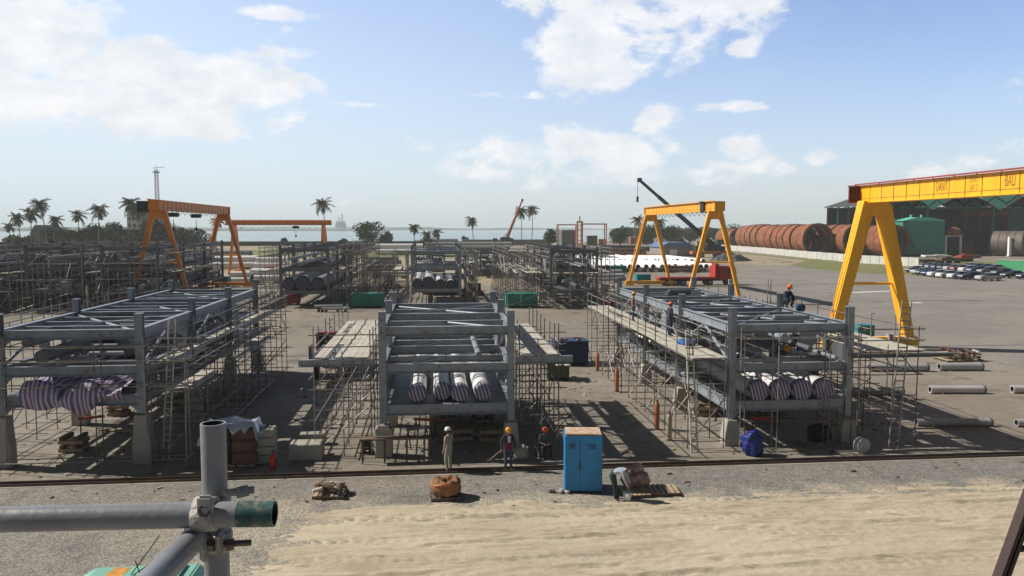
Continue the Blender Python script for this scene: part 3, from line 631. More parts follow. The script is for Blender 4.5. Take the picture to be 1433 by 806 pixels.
    if text:
        for (s, yc, zc, sz, mm) in text:
            cu = bpy.data.curves.new('lettering', 'FONT'); cu.body = s; cu.size = sz; cu.extrude = .004; cu.align_x = 'CENTER'; cu.align_y = 'CENTER'; cu.space_line = .9
            tmp = bpy.data.objects.new('tmp', cu); COL.objects.link(tmp)
            me = bpy.data.meshes.new_from_object(tmp.evaluated_get(bpy.context.evaluated_depsgraph_get())); bpy.data.objects.remove(tmp)
            me.materials.clear(); me.materials.append(mm)
            new('lettering', me, t, Matrix.Translation((-gw / 2 - .006, yc, zb + zc)) @ Matrix(((0, 0, -1, 0), (-1, 0, 0, 0), (0, 1, 0, 0), (0, 0, 0, 1))) @ Matrix.Diagonal((.62, 1.35, 1, 1)))
    return t
GX = 34.6
INK = mat('faded_red_lettering', (.22, .10, .02), .6, 0, .4, 6, col2=(.6, .3, .02), fac=(.5, .7)); INK2 = mat('faded_green_lettering', (.26, .25, .05), .6, 0, .4, 6, col2=(.7, .36, .02), fac=(.45, .7))
gantry('big bright yellow gantry crane at the right, its girder running out of the frame', GX + .3, 30.75, 60.2, 12.95, YELLOW, 6.4, 1.30, rail_red=True, endcage=True, leg=.92,
       text=[('DANIT', 20.34, .74, .66, INK), ('LIOHKV\nLIHC Z', 17.12, .76, .40, INK2), ('BALI', 13.9, .76, .74, INK)])
gantry('yellow gantry crane standing over the red truck, right of centre', 35.8, 98.5, 128.8, 12.9, YEL2, 6.7, 1.12, cab=(-.15, 3.0, .5, 1.3), leg=.50, hoists=())
gantry('orange gantry crane at the left with a black cab, nearer of the two orange ones', -33.5, 101.5, 131.8, 12.95, ORANGE, 6.8, 1.15, cab=(-1.35, -1.3, .35, 1.15), leg=.52, hoists=(5.5, 15.5))
p = G(323, 385); q = G(437, 385)
gantry('orange gantry crane farther back at the left, seen side on with a thin level beam', 0, 0, 18.2, 11.1, ORANGE, 9, 0.85, rot=-math.pi / 2, loc=(p.x, p.y + 4, 0), hoists=(12.5,), leg=.55, tie=False)
# distant red and orange portal frames
def portal(px0, px1, ytop, ybase, m, label, th=.5, name='portal_frame', cat='portal frame'):
    g0 = G(px0, ybase); g1 = G(px1, ybase); s = (ybase - 319) / CAMZ; H = (ybase - ytop) / s
    t = thing(name, label, cat, (g0.x, g0.y, 0), 0, 'distant crane frames'); W_ = g1.x - g0.x
    for x in (0, W_):
        for dy in (0, 4): box('leg', (x, dy, H / 2), (th, th, H), m, t)
        box('top_tie', (x, 2, H - th * 1.6), (th * .7, 3.4, th * .7), m, t)
    box('beam', (W_ / 2, 0, H - th / 2 + .03), (W_ + th, th, th * 1.3), m, t); return t
OR2 = mat('red_frame_paint', (.48, .13, .07), .6, 0, .15, .1)
portal(781, 808, 314, 346, OR2, 'left half of the distant thin red frame, in front of the grey shed', .45)
portal(815, 849, 313, 347, OR2, 'right half of the distant thin red frame, left of the container stack', .45)
g0 = G(811, 348); t = thing('jib_post', 'thick distant orange post between the red frames', 'crane post', (g0.x, g0.y, 0)); OR3 = mat('pale_orange_paint', (.52, .24, .10), .6, 0, .15, .1)
for sx in (-1, 1): box('leg', (sx * 1.1, 0, 6), (.8, .8, 12), OR3, t)
for k in range(5): box('rung', (0, 0, 1.5 + k * 2.3), (1.5, .4, .3), OR3, t)
box('head', (0, 0, 12.4), (3, 1.2, .8), OR3, t); box('boom', (0, 0, 13.9), (.5, .5, 2.2), OR3, t)

# ------------------------------------------------------------------ pipe-rack modules
def module(label, X, Y, W_, bays, z0, z1, z2, ctop, light=False, seed=1, pipes=0, midx=True, levels=None, top_x=True, foot=True, group='steel pipe rack modules', col=STEEL, col2=STEEL_D, infill=2, sidebr=True, plates=.85, clear=0):
    r_ = random.Random(seed)
    t = thing('pipe_rack_module', label, 'steel module', (X, Y, 0), 0, group)
    L_ = bays[-1]; h = .40; cw = .30
    def Bm(nm, a, b_, hh=h, ww=.22, mm=col): return ibeam(nm, a, b_, hh, ww, mm, t)
    for y in bays:
        for x in (0, W_):
            if plates and not label.startswith('low'):
                for z in (z0, z1, z2):
                    sx_ = 1 if x == 0 else -1
                    b = MB(); b.prism([(0, -.2), (sx_ * .38, -.2), (0, -.52)], -.012, .012, col); b.build('gusset_plate', t, Matrix.Translation((x + sx_ * cw / 2, y, z)))
            o = ibeam('column', (x, y, z0 - .55), (x, y, ctop), cw, cw, col, t)
            o2 = box('column_cap', (x, y, ctop + .012), (cw + .03, cw + .03, .02), col, t)
        Bm('cross_beam', (cw / 2, y, z0), (W_ - cw / 2, y, z0), .46, .25); Bm('cross_beam', (cw / 2, y, z1), (W_ - cw / 2, y, z1)); Bm('cross_beam', (cw / 2, y, z2 - .02), (W_ - cw / 2, y, z2 - .02))
    for x in (0, W_):
        for a, b_ in zip(bays, bays[1:]):
            for z in (z0, z1, z2): Bm('side_beam', (x, a + cw / 2, z), (x, b_ - cw / 2, z), h, .22)
            if sidebr and r_.random() < .75:
                y0_, y1_ = (a + .2, b_ - .2) if r_.random() < .5 else (b_ - .2, a + .2)
                tube('side_brace', (x, y0_, z1 + .2), (x, (a + b_) / 2, z2 - .2), .07, col, t, 8); tube('side_brace', (x, y1_, z1 + .2), (x, (a + b_) / 2 + .05, z2 - .2), .07, col, t, 8)
                tube('side_brace', (x, y0_, z0 + .2), (x, y1_, z1 - .2), .07, col, t, 8)
    for a, b_ in zip(bays, bays[1:]):
        for k in range(1, infill + 1):
            y = a + (b_ - a) * k / (infill + 1)
            Bm('intermediate_beam', (.1, y, z2 - .03), (W_ - .1, y, z2 - .03), .30, .18)
            Bm('intermediate_beam', (.1, y, z0 - .02), (W_ - .1, y, z0 - .02), .30, .18)
            if k % 2: Bm('intermediate_beam', (.1, y, z1 - .03), (W_ - .1, y, z1 - .03), .30, .18)
        if top_x:
            tube('plan_brace', (.15, a + .2, z2 + .03), (W_ / 2, (a + b_) / 2, z2 + .03), .065, col, t, 6); tube('plan_brace', (W_ - .15, a + .2, z2 + .03), (W_ / 2 + .02, (a + b_) / 2, z2 + .03), .065, col, t, 6)
            if r_.random() < .8: tube('plan_brace', (.15, b_ - .2, z2 + .03), (W_ / 2, (a + b_) / 2 + .03, z2 + .03), .065, col, t, 6); tube('plan_brace', (W_ - .15, b_ - .2, z2 + .03), (W_ / 2 + .02, (a + b_) / 2 + .03, z2 + .03), .065, col, t, 6)
            tube('plan_brace', (.15, a + .2, z1 + .03), (W_ - .15, b_ - .2, z1 + .03), .05, col, t, 6)
    for i in range(pipes):
        z = (z0 + .30, z1 + .28)[i % 2]; r2 = r_.choice((.06, .09, .13, .2, .28)); x = r_.uniform(.4, W_ - .4); y0_ = r_.uniform(-.2, L_ * .5); y1_ = min(L_ + .3, y0_ + r_.uniform(L_ * .3, L_)); z += r_.choice((0, 0, .35, .7)) if i > 5 else 0
        if clear and i % 2 == 0: y0_ = max(y0_, clear); y1_ = max(y1_, clear + 3)
        m_ = r_.choice((GREYP, PIPED, STEEL, WHITEP if r2 < .1 else GREYP, col2))
        tube('process_pipe', (x, y0_, z + r2), (x, y1_, z + r2), r2, m_, t, 12)
        if r_.random() < .5:
            yy = r_.uniform(1, L_ - 1); tube('pipe_branch', (x, yy, z + r2), (x, yy, z + r2 + .8), r2 * .7, m_, t, 8); tube('pipe_branch', (x, yy, z + r2 + .8), (min(W_ - .2, x + 1.4), yy, z + r2 + .8), r2 * .7, m_, t, 8)
        if r_.random() < .6:
            yy = r_.uniform(1, L_ - 1); b = MB(); b.tube([(x, yy - .05, z + r2), (x, yy + .05, z + r2)], r2 * 1.7, m_, 12); b.build('flange', t)
    if plates:
        for a, b_ in zip(bays, bays[1:]):
            for k in range(3):
                y0_ = a + (b_ - a) * k / 3
                if r_.random() < plates: box('floor_plate', (W_ / 2, y0_ + (b_ - a) / 6, z0 + .235), (W_ - .5, round((b_ - a) / 3 - .12, 2), .02), STEEL_D, t)
                if r_.random() < plates * .55 and y0_ >= clear: box('deck_grating', (W_ * r_.choice((.27, .5, .73)), y0_ + (b_ - a) / 6, z1 + .23), (round(W_ * .42, 2), round((b_ - a) / 3 - .12, 2), .03), r_.choice((GALV, STEEL_D, PLANK)), t)
                if r_.random() < plates * .8:
                    xs_ = r_.choice((.12, W_ - .12)); ph_ = r_.choice((.7, 1.0)); box('side_panel', (xs_, y0_ + (b_ - a) / 6, r_.choice((z0, z1)) + .25 + ph_ / 2), (.06, round((b_ - a) / 3 * r_.choice((.5, .8)), 2), ph_), r_.choice((STEEL_D, PIPED, STEEL)), t)
                if r_.random() < plates * .6:
                    q = r_.uniform(1, W_ - 1.4)
                    if y0_ < clear: continue
                    v_ = box('equipment_skid', (q, y0_ + 1, z0 + .7), (r_.choice((.8, 1.2)), 1.2, .85), r_.choice((STEEL, STEEL_D, PIPED, WHITEP)), t, bev=.05)
    if midx:
        for i in range(4):
            a = r_.uniform(.5, L_ - 2); box('cable_tray', (r_.uniform(1, W_ - 1), a + r_.uniform(1, 3), z1 + .55), (.45, r_.uniform(3, 6), .08), GALV, t)
    return t
def block(cx, cy, zt, label, wd=.58, group='concrete support blocks'):
    b = MB(); b.prism([(-wd * .62, .0), (wd * .62, .0), (wd * .62, zt * .35), (wd * .42, zt), (-wd * .42, zt), (-wd * .62, zt * .35)], -wd * .5, wd * .5, CONC)
    me = b.mesh('support_block'); bevel_mesh(me, .03); o = new('concrete_block', me, None, Matrix.Translation((cx, cy, 0))); L(o, label, 'block', group); return o
WM = 5.4; YM = 33.2
M1X, M2X, M3X = -17.25, -2.15, 13.05
BAY = 7.0
module('left foreground steel module, open grey-blue frame with striped tarpaulin inside', M1X, YM, WM, [0, BAY, BAY * 2, BAY * 3], 2.65, 3.85, 5.35, 6.15, seed=3, pipes=52, infill=3, clear=4, plates=1.15)
module('short steel module in the middle of the foreground carrying four white wrapped pipes', M2X, YM + .1, WM, [0, 5.1, 10.2], 1.95, 3.70, 5.30, 6.1, seed=4, pipes=3, infill=1, midx=False, plates=0)
module('right foreground steel module, long grey-blue frame with a worker on top', M3X, YM + .3, WM, [0, BAY + .1, BAY * 2 + .2, BAY * 3 + .3], 1.75, 3.45, 5.2, 6.1, seed=8, pipes=52, infill=3, clear=9, plates=1.15)
for k in range(6):
    o = box('shade_sheet', (M2X + WM / 2, YM + .95 + k * 1.7, 2.19), (WM - .35, 1.62, .015), STEEL_D); L(o, 'dark steel floor sheet added under the wrapped pipes of the middle module to deepen its shadow', 'sheet', 'added shade sheets of the middle module')  # sheets added to make the middle module cast a denser shadow
for nm, mx, bays, z in (('left', M1X, [0, 7, 14, 21], 2.05), ('middle', M2X, [.1, 5.2, 10.3], 1.36), ('right', M3X, [.3, 7.4, 14.5, 21.6], 1.16)):
    for i, y in enumerate(bays):
        for k, x in enumerate((0, WM)):
            block(mx + x, YM + y, z, 'pale concrete support block under the %s %s column of the %s foreground module' % (('front', 'second', 'third', 'rear')[i] if len(bays) == 4 else ('front', 'middle', 'rear')[i], ('left', 'right')[k], nm))
# second rank and the crowded left field
BG = dict(light=True, foot=False)
module('rear module behind the left foreground one, dark frame with grey vessels low down', -18.2, 97, 5.6, [0, 9, 18, 27, 36], 1.9, 4.6, 7.0, 7.5, seed=21, pipes=14, infill=1, col=STEEL_D)
module('rear module in the middle, two-storey frame seen end on with pipe ends inside', -2.6, 98, 5.9, [0, 9, 18], 1.9, 4.6, 6.6, 7.5, seed=22, pipes=6, infill=1, plates=.3)
module('rear module on the right, crowded with pipework and scaffolding', 14.2, 95, 5.6, [0, 8, 16, 24], 1.9, 4.4, 6.8, 7.3, seed=23, pipes=16, infill=2, col=STEEL_D)
for i, (x, y, nb, lb) in enumerate([(-66, 93, 4, 'module at the far left edge of the crowded left field'), (-56, 95, 4, 'second module from the left in the crowded left field'), (-47, 97, 4, 'third module from the left in the crowded left field, near the pale pole'), (-38.2, 96, 3, 'module in the left field nearest the orange gantry leg')]):
    module(lb, x, y, 6.2, [9.5 * k for k in range(nb + 1)], 2.2, 4.8, 7.2, 7.7, seed=40 + i, pipes=60, infill=2, col=STEEL_D, group='modules in the crowded left field')
module('low dark module far back left of the orange gantry', -75, 150, 7, [0, 10, 20, 30], 1.5, 3.4, 5.6, 6, seed=47, pipes=14, infill=1, col=STEEL_D, group='modules in the crowded left field')
module('low dark module farther back in the left field', -62, 158, 7, [0, 10, 20, 30], 1.5, 3.4, 5.6, 6, seed=48, pipes=14, infill=1, col=STEEL_D, group='modules in the crowded left field')

# ------------------------------------------------------------------ scaffolds
def scaffold(label, xs, ys, lifts, decks=(), seed=1, r=.026, rail=0, brace=True, group='tube scaffolds around the modules', feet=True, plankm=None, dens=1.0, overs=.5):
    r_ = random.Random(seed); x0, y0 = xs[0], ys[0]
    t = thing('scaffold', label, 'scaffold', (x0, y0, 0), 0, group)
    X = [x - x0 for x in xs]; Y = [y - y0 for y in ys]
    def mt(): return GALV if r_.random() < .55 else RUSTT
    topz = lifts[-1]
    for i, x in enumerate(X):
        for j, y in enumerate(Y):
            dx, dy = r_.uniform(-.05, .05), r_.uniform(-.06, .06); tp = topz + r_.uniform(.02, overs) + (rail if i in (0, len(X) - 1) else 0)
            tube('standard', (x, y, 0), (x + dx, y + dy, tp), r, mt(), t, 6)
    for z in list(lifts) + ([topz + .5, topz + 1.0] if rail else []):
        for i, x in enumerate(X):
            if z > topz and i not in (0, len(X) - 1): continue
            if len(Y) > 1:
                a = 0
                while a < len(Y) - 1:
                    b_ = min(len(Y) - 1, a + 3)
                    if r_.random() < dens: tube('ledger', (x + .05, Y[a] - .25, z + r_.uniform(-.03, .03)), (x + .05, Y[b_] + .25, z + r_.uniform(-.03, .03)), r, mt(), t, 6)
                    a = b_
        if z <= topz and len(X) > 1:
            for y in Y:
                if r_.random() < dens: tube('transom', (X[0] - .25, y + .06, z - .06), (X[-1] + .25 + r_.uniform(0, .3), y + .06, z - .06 + r_.uniform(-.03, .03)), r, mt(), t, 6)
    if rail:
        for z in (topz + .5, topz + 1.0): tube('guard_rail', (X[0] - .2, Y[0] - .05, z), (X[-1] + .3, Y[0] - .05, z), r, mt(), t, 6)
    if brace:
        for j in range(len(Y) - 1):
            for i in ((0,) if len(X) < 2 else (0, len(X) - 1)):
                if r_.random() < .65:
                    k = r_.randrange(max(1, len(lifts) - 1)); za, zb_ = (lifts[k], lifts[min(k + 1, len(lifts) - 1)]); 
                    if r_.random() < .5: za, zb_ = zb_, za
                    tube('brace', (X[i] - .05, Y[j], za), (X[i] - .05, Y[j + 1], zb_), r, mt(), t, 6)
        if len(X) > 1:
            for j in range(0, len(Y), 2): tube('brace', (X[0], Y[j] - .08, .2), (X[-1], Y[j] - .08, min(2.2, topz)), r, mt(), t, 6)
    for (z, a, b_, cov) in decks:       # deck between x positions a..b
        np_ = max(1, int((b_ - a) / .26)); yy = Y[0] - .15
        while yy < Y[-1]:
            ln = min(3.9, Y[-1] + .2 - yy)
            if ln < .6: break
            for k in range(np_):
                if r_.random() < cov: box('plank', (a - x0 + .13 + k * (b_ - a) / np_, yy + ln / 2 + r_.uniform(-.05, .05), z + .05 + r_.uniform(0, .012)), (round((b_ - a) / np_ - .012, 3), round(ln - .04, 1), .045), plankm or PLANK, t)
            yy += ln
    return t
fr = lambda a, b, st: [a + st * i for i in range(int((b - a) / st + 1.001))]
scaffold('long scaffold with walkway along the left side of the right foreground module', [10.95, 12.55], fr(33.0, 57, 1.75), [.35, 1.75, 2.9, 3.95], [(3.95, 11.05, 12.6, .93)], 5, rail=1.0, dens=.9)
scaffold('scaffold platform on the right side of the right foreground module, beside the ladder', [18.9, 20.2, 21.6], fr(33.3, 45, 1.9), [.35, 1.9, 3.1, 4.1], [(4.1, 18.95, 21.9, .88)], 6, rail=1.0)
scaffold('rear scaffold beyond the ladder on the right side of the right module', [18.9, 20.0], fr(46.5, 56, 1.9), [.35, 1.9, 3.1, 4.1], [(4.1, 18.95, 20.1, .8)], 7, rail=1.0)
scaffold('single row of scaffold posts across the front of the right foreground module', [13.3, 14.75, 17.1, 18.4], [32.5, 33.0], [1.2, 3.3, 4.9], [], 8, brace=False, dens=.85, overs=.4)
scaffold('scaffold along the right side of the left foreground module', [-11.3, -9.8], fr(33.4, 55, 1.7), [.35, 1.7, 3.0, 4.1], [(3.0, -11.2, -9.8, .45), (4.1, -11.2, -10.2, .6)], 9, rail=1.0)
scaffold('single row of scaffold posts across the front of the left foreground module', [-17.0, -13.3, -11.4, -9.9], [32.3, 32.9], [.4, 3.4, 4.4, 4.95], [], 10, brace=False)
scaffold('scaffold along the far left side of the left foreground module', [-19.4, -18.0], fr(33.4, 55, 2.0), [.35, 1.9, 3.3, 4.6], [(3.3, -19.3, -18.0, .7)], 11, rail=1.0)
scaffold('scaffold under the pale plank platform left of the middle module', [-5.0, -3.8, -2.65], fr(33.4, 46.5, 1.85), [.35, 1.6, 2.9, 4.15], [(4.15, -4.95, -2.75, .98)], 12, rail=1.0)
scaffold('scaffold under the grey plank platform right of the middle module', [3.65, 4.6, 5.35], fr(33.4, 45.2, 1.5), [.35, 1.6, 2.8, 4.15], [(4.15, 3.7, 5.3, .98)], 13, rail=1.0)
scaffold('tall loose scaffold behind the platform, left of the rear middle module', [-5.0, -3.4], fr(99, 113, 2.4), [.4, 2.4, 4.4, 6.4], [(4.4, -4.9, -3.5, .6)], 14, r=.045)
scaffold('scaffold tower right of the rear middle module', [4.3, 5.4], fr(98, 113, 2.4), [.4, 2.4, 4.4, 6.6], [], 15, r=.045)
scaffold('dense scaffold on the left side of the rear right module', [8.8, 10.4, 12.4, 13.8], fr(94, 122, 2.6), [.5, 2.3, 4.2, 6.1], [(4.2, 9, 13.5, .35)], 16, r=.045, rail=1.0)
scaffold('scaffold on the right side of the rear right module', [20.4, 22.0], fr(95, 119, 2.6), [.5, 2.3, 4.2, 6.1], [(4.2, 20.4, 22, .5)], 17, r=.045, rail=1.0)
scaffold('dense scaffold right of the rear left module', [-12.0, -10.4, -8.9], fr(97, 134, 2.8), [.5, 2.4, 4.4, 6.4], [(4.4, -12, -9, .35)], 18, r=.045, rail=1.0)
scaffold('scaffold left of the rear left module beside the white pipes', [-20.8, -19.4], fr(98, 120, 2.8), [.5, 2.4, 4.4, 6.2], [(4.4, -20.7, -19.5, .5)], 19, r=.045, rail=1.0)
for i, (x, y0, n_, lb) in enumerate([(-59.3, 94, 12, 'scaffold between the two leftmost modules of the left field'), (-49.4, 95, 12, 'scaffold between the second and third modules of the left field'), (-40.4, 96, 12, 'scaffold between the third and fourth modules of the left field'), (-31.8, 97, 9, 'scaffold beside the orange leg at the right side of the left field'), (-68, 92, 10, 'scaffold at the outer left edge of the left field')]):
    scaffold(lb, [x, x + 1.5], [y0 + 2.6 * k for k in range(n_)], [.5, 2.4, 4.4, 6.6], [(4.4, x, x + 1.5, .5), (6.6, x, x + 1.5, .3)], 60 + i, r=.045, rail=1.0)
for i, (xa, lb) in enumerate([(-66, 'front scaffold row of the leftmost field module'), (-56, 'front scaffold row of the second field module'), (-47, 'front scaffold row of the third field module'), (-38.2, 'front scaffold row of the fourth field module')]):
    scaffold(lb, [xa + 1.2 * k for k in range(6)], [91 + i * 1.2, 92.3 + i * 1.2], [.5, 2.2, 3.8, 5.6], [], 80 + i, r=.04, dens=.8)
# beams laid across the platforms
o = ibeam('loose_beam', (-5.6, 33.25, 4.0), (-2.5, 33.25, 4.0), .30, .2, STEEL); L(o, 'grey steel beam across the front of the pale plank platform', 'beam')
o = ibeam('loose_beam', (3.5, 33.25, 4.0), (5.9, 33.25, 4.0), .30, .2, STEEL); L(o, 'grey steel beam across the front of the grey platform right of the middle module', 'beam')
o = ibeam('loose_beam', (18.4, 33.1, 3.95), (23.2, 33.1, 3.95), .16, .2, STEEL_D); L(o, 'thin steel beam jutting right under the platform by the ladder', 'beam')
# top of right module: loose rails
def leaning_ladder(p0, p1, wd, label, m=GALV, rungs=22, r=.03):
    p0, p1 = Vector(p0), Vector(p1); t = thing('ladder', label, 'ladder', p0); d = p1 - p0; side = Vector((wd / 2, 0, 0))
    for s in (-1, 1): tube('stile', side * s, side * s + d, r, m, t, 6)
    for k in range(1, rungs): q = d * (k / rungs); tube('rung', q - side, q + side, r * .8, m, t, 6)
    return t
a = G(1250, 628); bq = atY(1269, 421, a.y + .9)
leaning_ladder(a, bq, .42, 'tall steel ladder leaning against the platform at the right end of the right module', r=.04)
a = G(972, 633); bq = atY(964, 462, a.y + 1.3)
leaning_ladder(a, bq, .28, 'narrow pale ladder leaning on the left side of the right foreground module', mat('pale_aluminium', (.55, .52, .46), .5, .3), 20, .04)
a = G(232, 643); bq = atY(241, 447, a.y + .5)
leaning_ladder(a, bq, .26, 'narrow pale ladder standing beside the right side of the left foreground module', MATS['pale_aluminium'], 22, .04)
for i, (px, yb, yt, lb) in enumerate([(72, 431, 360, 'pale tall pole with props in front of the left field'), (167, 424, 366, 'second pale tall pole in front of the left field'), (123, 436, 400, 'short leaning pair of pale props in front of the left field')]):
    g0 = G(px, yb); H = (yb - yt) / ((yb - 319) / CAMZ); t = thing('timber_pole', lb, 'pole', g0)
    tube('pole', (0, 0, 0), (0, 0, H), .13, PLANK, t, 6); tube('prop', (-1.0, 0, 0), (0, 0, H * .55), .07, PLANK, t, 6); tube('prop', (.7, .6, 0), (0, 0, H * .5), .07, PLANK, t, 6)

# ------------------------------------------------------------------ wrapped pipes inside modules
def wrapped(x, y0, y1, z, r, label, m=WHITEP, group=None, dark=False, slope=0):
    t = thing('wrapped_pipe', label, 'wrapped pipe', (x, y0, z), 0, group)
    tube('pipe_shell', (0, .06, 0), (0, y1 - y0, slope), r, m, t, 24)
    b = MB(); b.lathe([(0, -.03), (r * .5, -.02), (r * .92, 0), (r * 1.04, .05), (r * 1.045, .32), (r * 1.0, .34)], STRIPE2 if not dark else MATS['dark_cap'], 24, Matrix.Rotation(-math.pi / 2, 4, 'X')); b.build('end_wrap', t)
    b = MB(); b.tube([(0, .28, 0), (0, .33, 0)], r * 1.06, DARK, 20); b.build('strap', t)
    for k in range(1, 5): b = MB(); yy = (y1 - y0) * k / 5; b.tube([(0, yy, slope * k / 5), (0, yy + .06, slope * k / 5)], r * 1.02, GREYP, 20); b.build('joint_band', t)
    return t
mat('dark_cap', (.07, .065, .10), .6, 0, .3, 2)
for x, nm in ((-.72, 'first'), (.33, 'second'), (1.08, 'third'), (2.05, 'fourth')):
    wrapped(x, YM - .0 + (.35 if x == .33 else .1), YM + 10.4, 2.62, .37, '%s white wrapped pipe from the left in the middle foreground module' % nm, group='white wrapped pipes in the middle module')
for k, nm in enumerate(('first', 'second', 'third', 'fourth')):
    wrapped(M3X + 1.15 + k * 1.0, YM - .05, YM + 20.0, 2.46, .45, '%s grey wrapped pipe from the left on the bottom level of the right foreground module' % nm, m=mat('pale_wrap', (.58, .58, .60), .45, 0, .1, 1), group='grey wrapped pipes in the right module')
for k, (x, r) in enumerate(((.6, .62), (1.95, .72), (3.4, .55), (4.7, .5))):
    wrapped(-2.6 + x, 97.6, 112, 2.2 + r, r, '%s white pipe with dark end from the left in the rear middle module' % ('first', 'second', 'third', 'fourth')[k], dark=True, group='pipes in the rear middle module')
for k, (x, r) in enumerate(((.9, .75), (2.6, .85), (4.4, .75))):
    wrapped(-18.2 + x, 96.6, 120, 2.2 + r, r, '%s grey vessel from the left in the rear left module' % ('first', 'second', 'third')[k], m=GREYP, dark=True, group='vessels in the rear left module')

# striped tarpaulin over pipes in the left module
b = MB(); nx, ny = 64, 44; vs = []; fs = []
for j in range(ny + 1):
    for i in range(nx + 1):
        u, v = i / nx, j / ny; x = .95 + 3.85 * u
        hump = 2.94 + .68 * abs(math.sin(math.pi * (u * 2.1 + .18))) ** .55 * (1 - .45 * u) + .10 * noise.noise(Vector((x * 1.3, v * 4, 2))) + .05 * noise.noise(Vector((x * 5, v * 9, 4)))
        fold = .07 * math.sin(x * 6.5 + 1.3 * noise.noise(Vector((x * 2, 3, 0)))) + .05 * noise.noise(Vector((x * 6, v * 5, 1)))
        if v < .30:
            k = 1 - v / .30; bot = 2.36 + .38 * noise.noise(Vector((x * 1.1, 8, 0))) + 1.6 * max(0, u - .70) + .8 * max(0, .12 - u); z = hump + (bot - hump) * k ** 1.15; y = -.30 - .26 * math.sin(k * 2.9) + fold * 1.5 * k
        else:
            k = (v - .30) / .70; y = -.36 + 3.9 * k; z = hump - .10 * k + .06 * math.sin(k * 14 + x * 2) - (.4 * (k - .85) / .15 if k > .85 else 0)
        vs.append((x, y, z))
for j in range(ny):
    for i in range(nx): a = j * (nx + 1) + i; fs.append((a, a + 1, a + nx + 2, a + nx + 1))
b.add(vs, fs, STRIPE, True); o = b.build('tarpaulin', None, Matrix.Translation((M1X, YM, 0))); L(o, 'white and purple striped tarpaulin draped over pipes in the left foreground module', 'tarpaulin')
tube_ = 0
# ------------------------------------------------------------------ right side: rust rings, barrier wall, workshop
def ring(X, Y, r, ln, label, tilt=0.0):
    b = MB(); MI = Matrix.Rotation(-math.pi / 2, 4, 'X')
    b.lathe([(r - .10, 0), (r, 0), (r, ln), (r - .10, ln), (r - .10, 0)], RUST, 56, MI, smooth=False)
    b.lathe([(r - .12, .02), (r - .75, .04), (r - .75, .3), (r - .12, .32)], RUSTD, 56, MI, smooth=False)
    b.lathe([(r - .12, ln * .6), (r - .5, ln * .6), (r - .5, ln * .6 + .25), (r - .12, ln * .6 + .25)], RUSTD, 56, MI, smooth=False)
    b.lathe([(r + .02, -.06), (r + .20, -.06), (r + .20, .2), (r + .02, .2)], RUSTD, 56, MI, smooth=False)
    for p in b.m: pass
    o = b.build('steel_ring', None, Matrix.Translation((X, Y, r + .1)) @ Matrix.Rotation(tilt, 4, 'Z')); L(o, label, 'steel ring', 'rusted steel rings behind the barrier wall'); return o
ordn = ['nearest', 'second', 'third', 'fourth', 'fifth', 'sixth', 'seventh']
for (X, Y, r, n_, ln, gap, nm) in [(136, 270, 5.4, 7, 5.2, .42, 'the widest stack in the middle of the row'), (145, 322, 5.4, 6, 5.6, .42, 'the second stack from the left'), (154, 390, 4.5, 4, 5, .3, 'the small leftmost stack'),
                                   (147, 263, 5.3, 6, 5.2, .42, 'the stack partly hidden behind the widest one'), (154, 252, 5.2, 4, 5, .3, 'the stack behind the yellow gantry legs')]:
    for k in range(n_): ring(X + rnd.uniform(-.2, .2), Y + k * (ln + gap), r + rnd.uniform(-.12, .12), ln, '%s rusted steel ring of %s' % (ordn[k], nm), rnd.uniform(-.03, .03))
# barrier wall of white concrete panels
wpts = [G(1001, 349), G(1060, 354), G(1130, 361.5), G(1206, 368.5), G(1286, 374)]
t = thing('barrier_wall', 'long low wall of pale concrete panels in front of the rust rings', 'wall', wpts[0]); PAN = mat('barrier_panel', (.50, .50, .48), .85, 0, .14, .35, col2=(.36, .35, .33), fac=(.55, .75))
dtot = 0; last = wpts[0]
for a, c in zip(wpts, wpts[1:]):
    seg = (c - a).length; n_ = max(1, int(seg / 3.4)); d = (c - a).normalized(); ang = math.atan2(d.y, d.x)
    for k in range(n_):
        p = a + d * (seg * (k + .5) / n_) - wpts[0]; box('panel', (p.x, p.y, 1.1 + .04 * ((k * 7) % 3)), (round(seg / n_ - .14, 2), .30, 2.2), PAN, t, rz=ang, bev=.03)
# low green wall on the right
g0 = G(1396, 378); g1 = G(1460, 381)
t = thing('green_wall', 'low green painted wall right of the parked cars', 'wall', g0); d = g1 - g0; GW = mat('green_wall_paint', (.05, .30, .14), .6, 0, .12, .2)
box('wall', (d.x / 2, d.y / 2, 1.15), (d.length, .3, 2.3), GW, t, rz=math.atan2(d.y, d.x)); box('coping', (d.x / 2, d.y / 2, 2.36), (d.length + .1, .5, .12), mat('pale_coping', (.40, .50, .40), .7), t, rz=math.atan2(d.y, d.x))
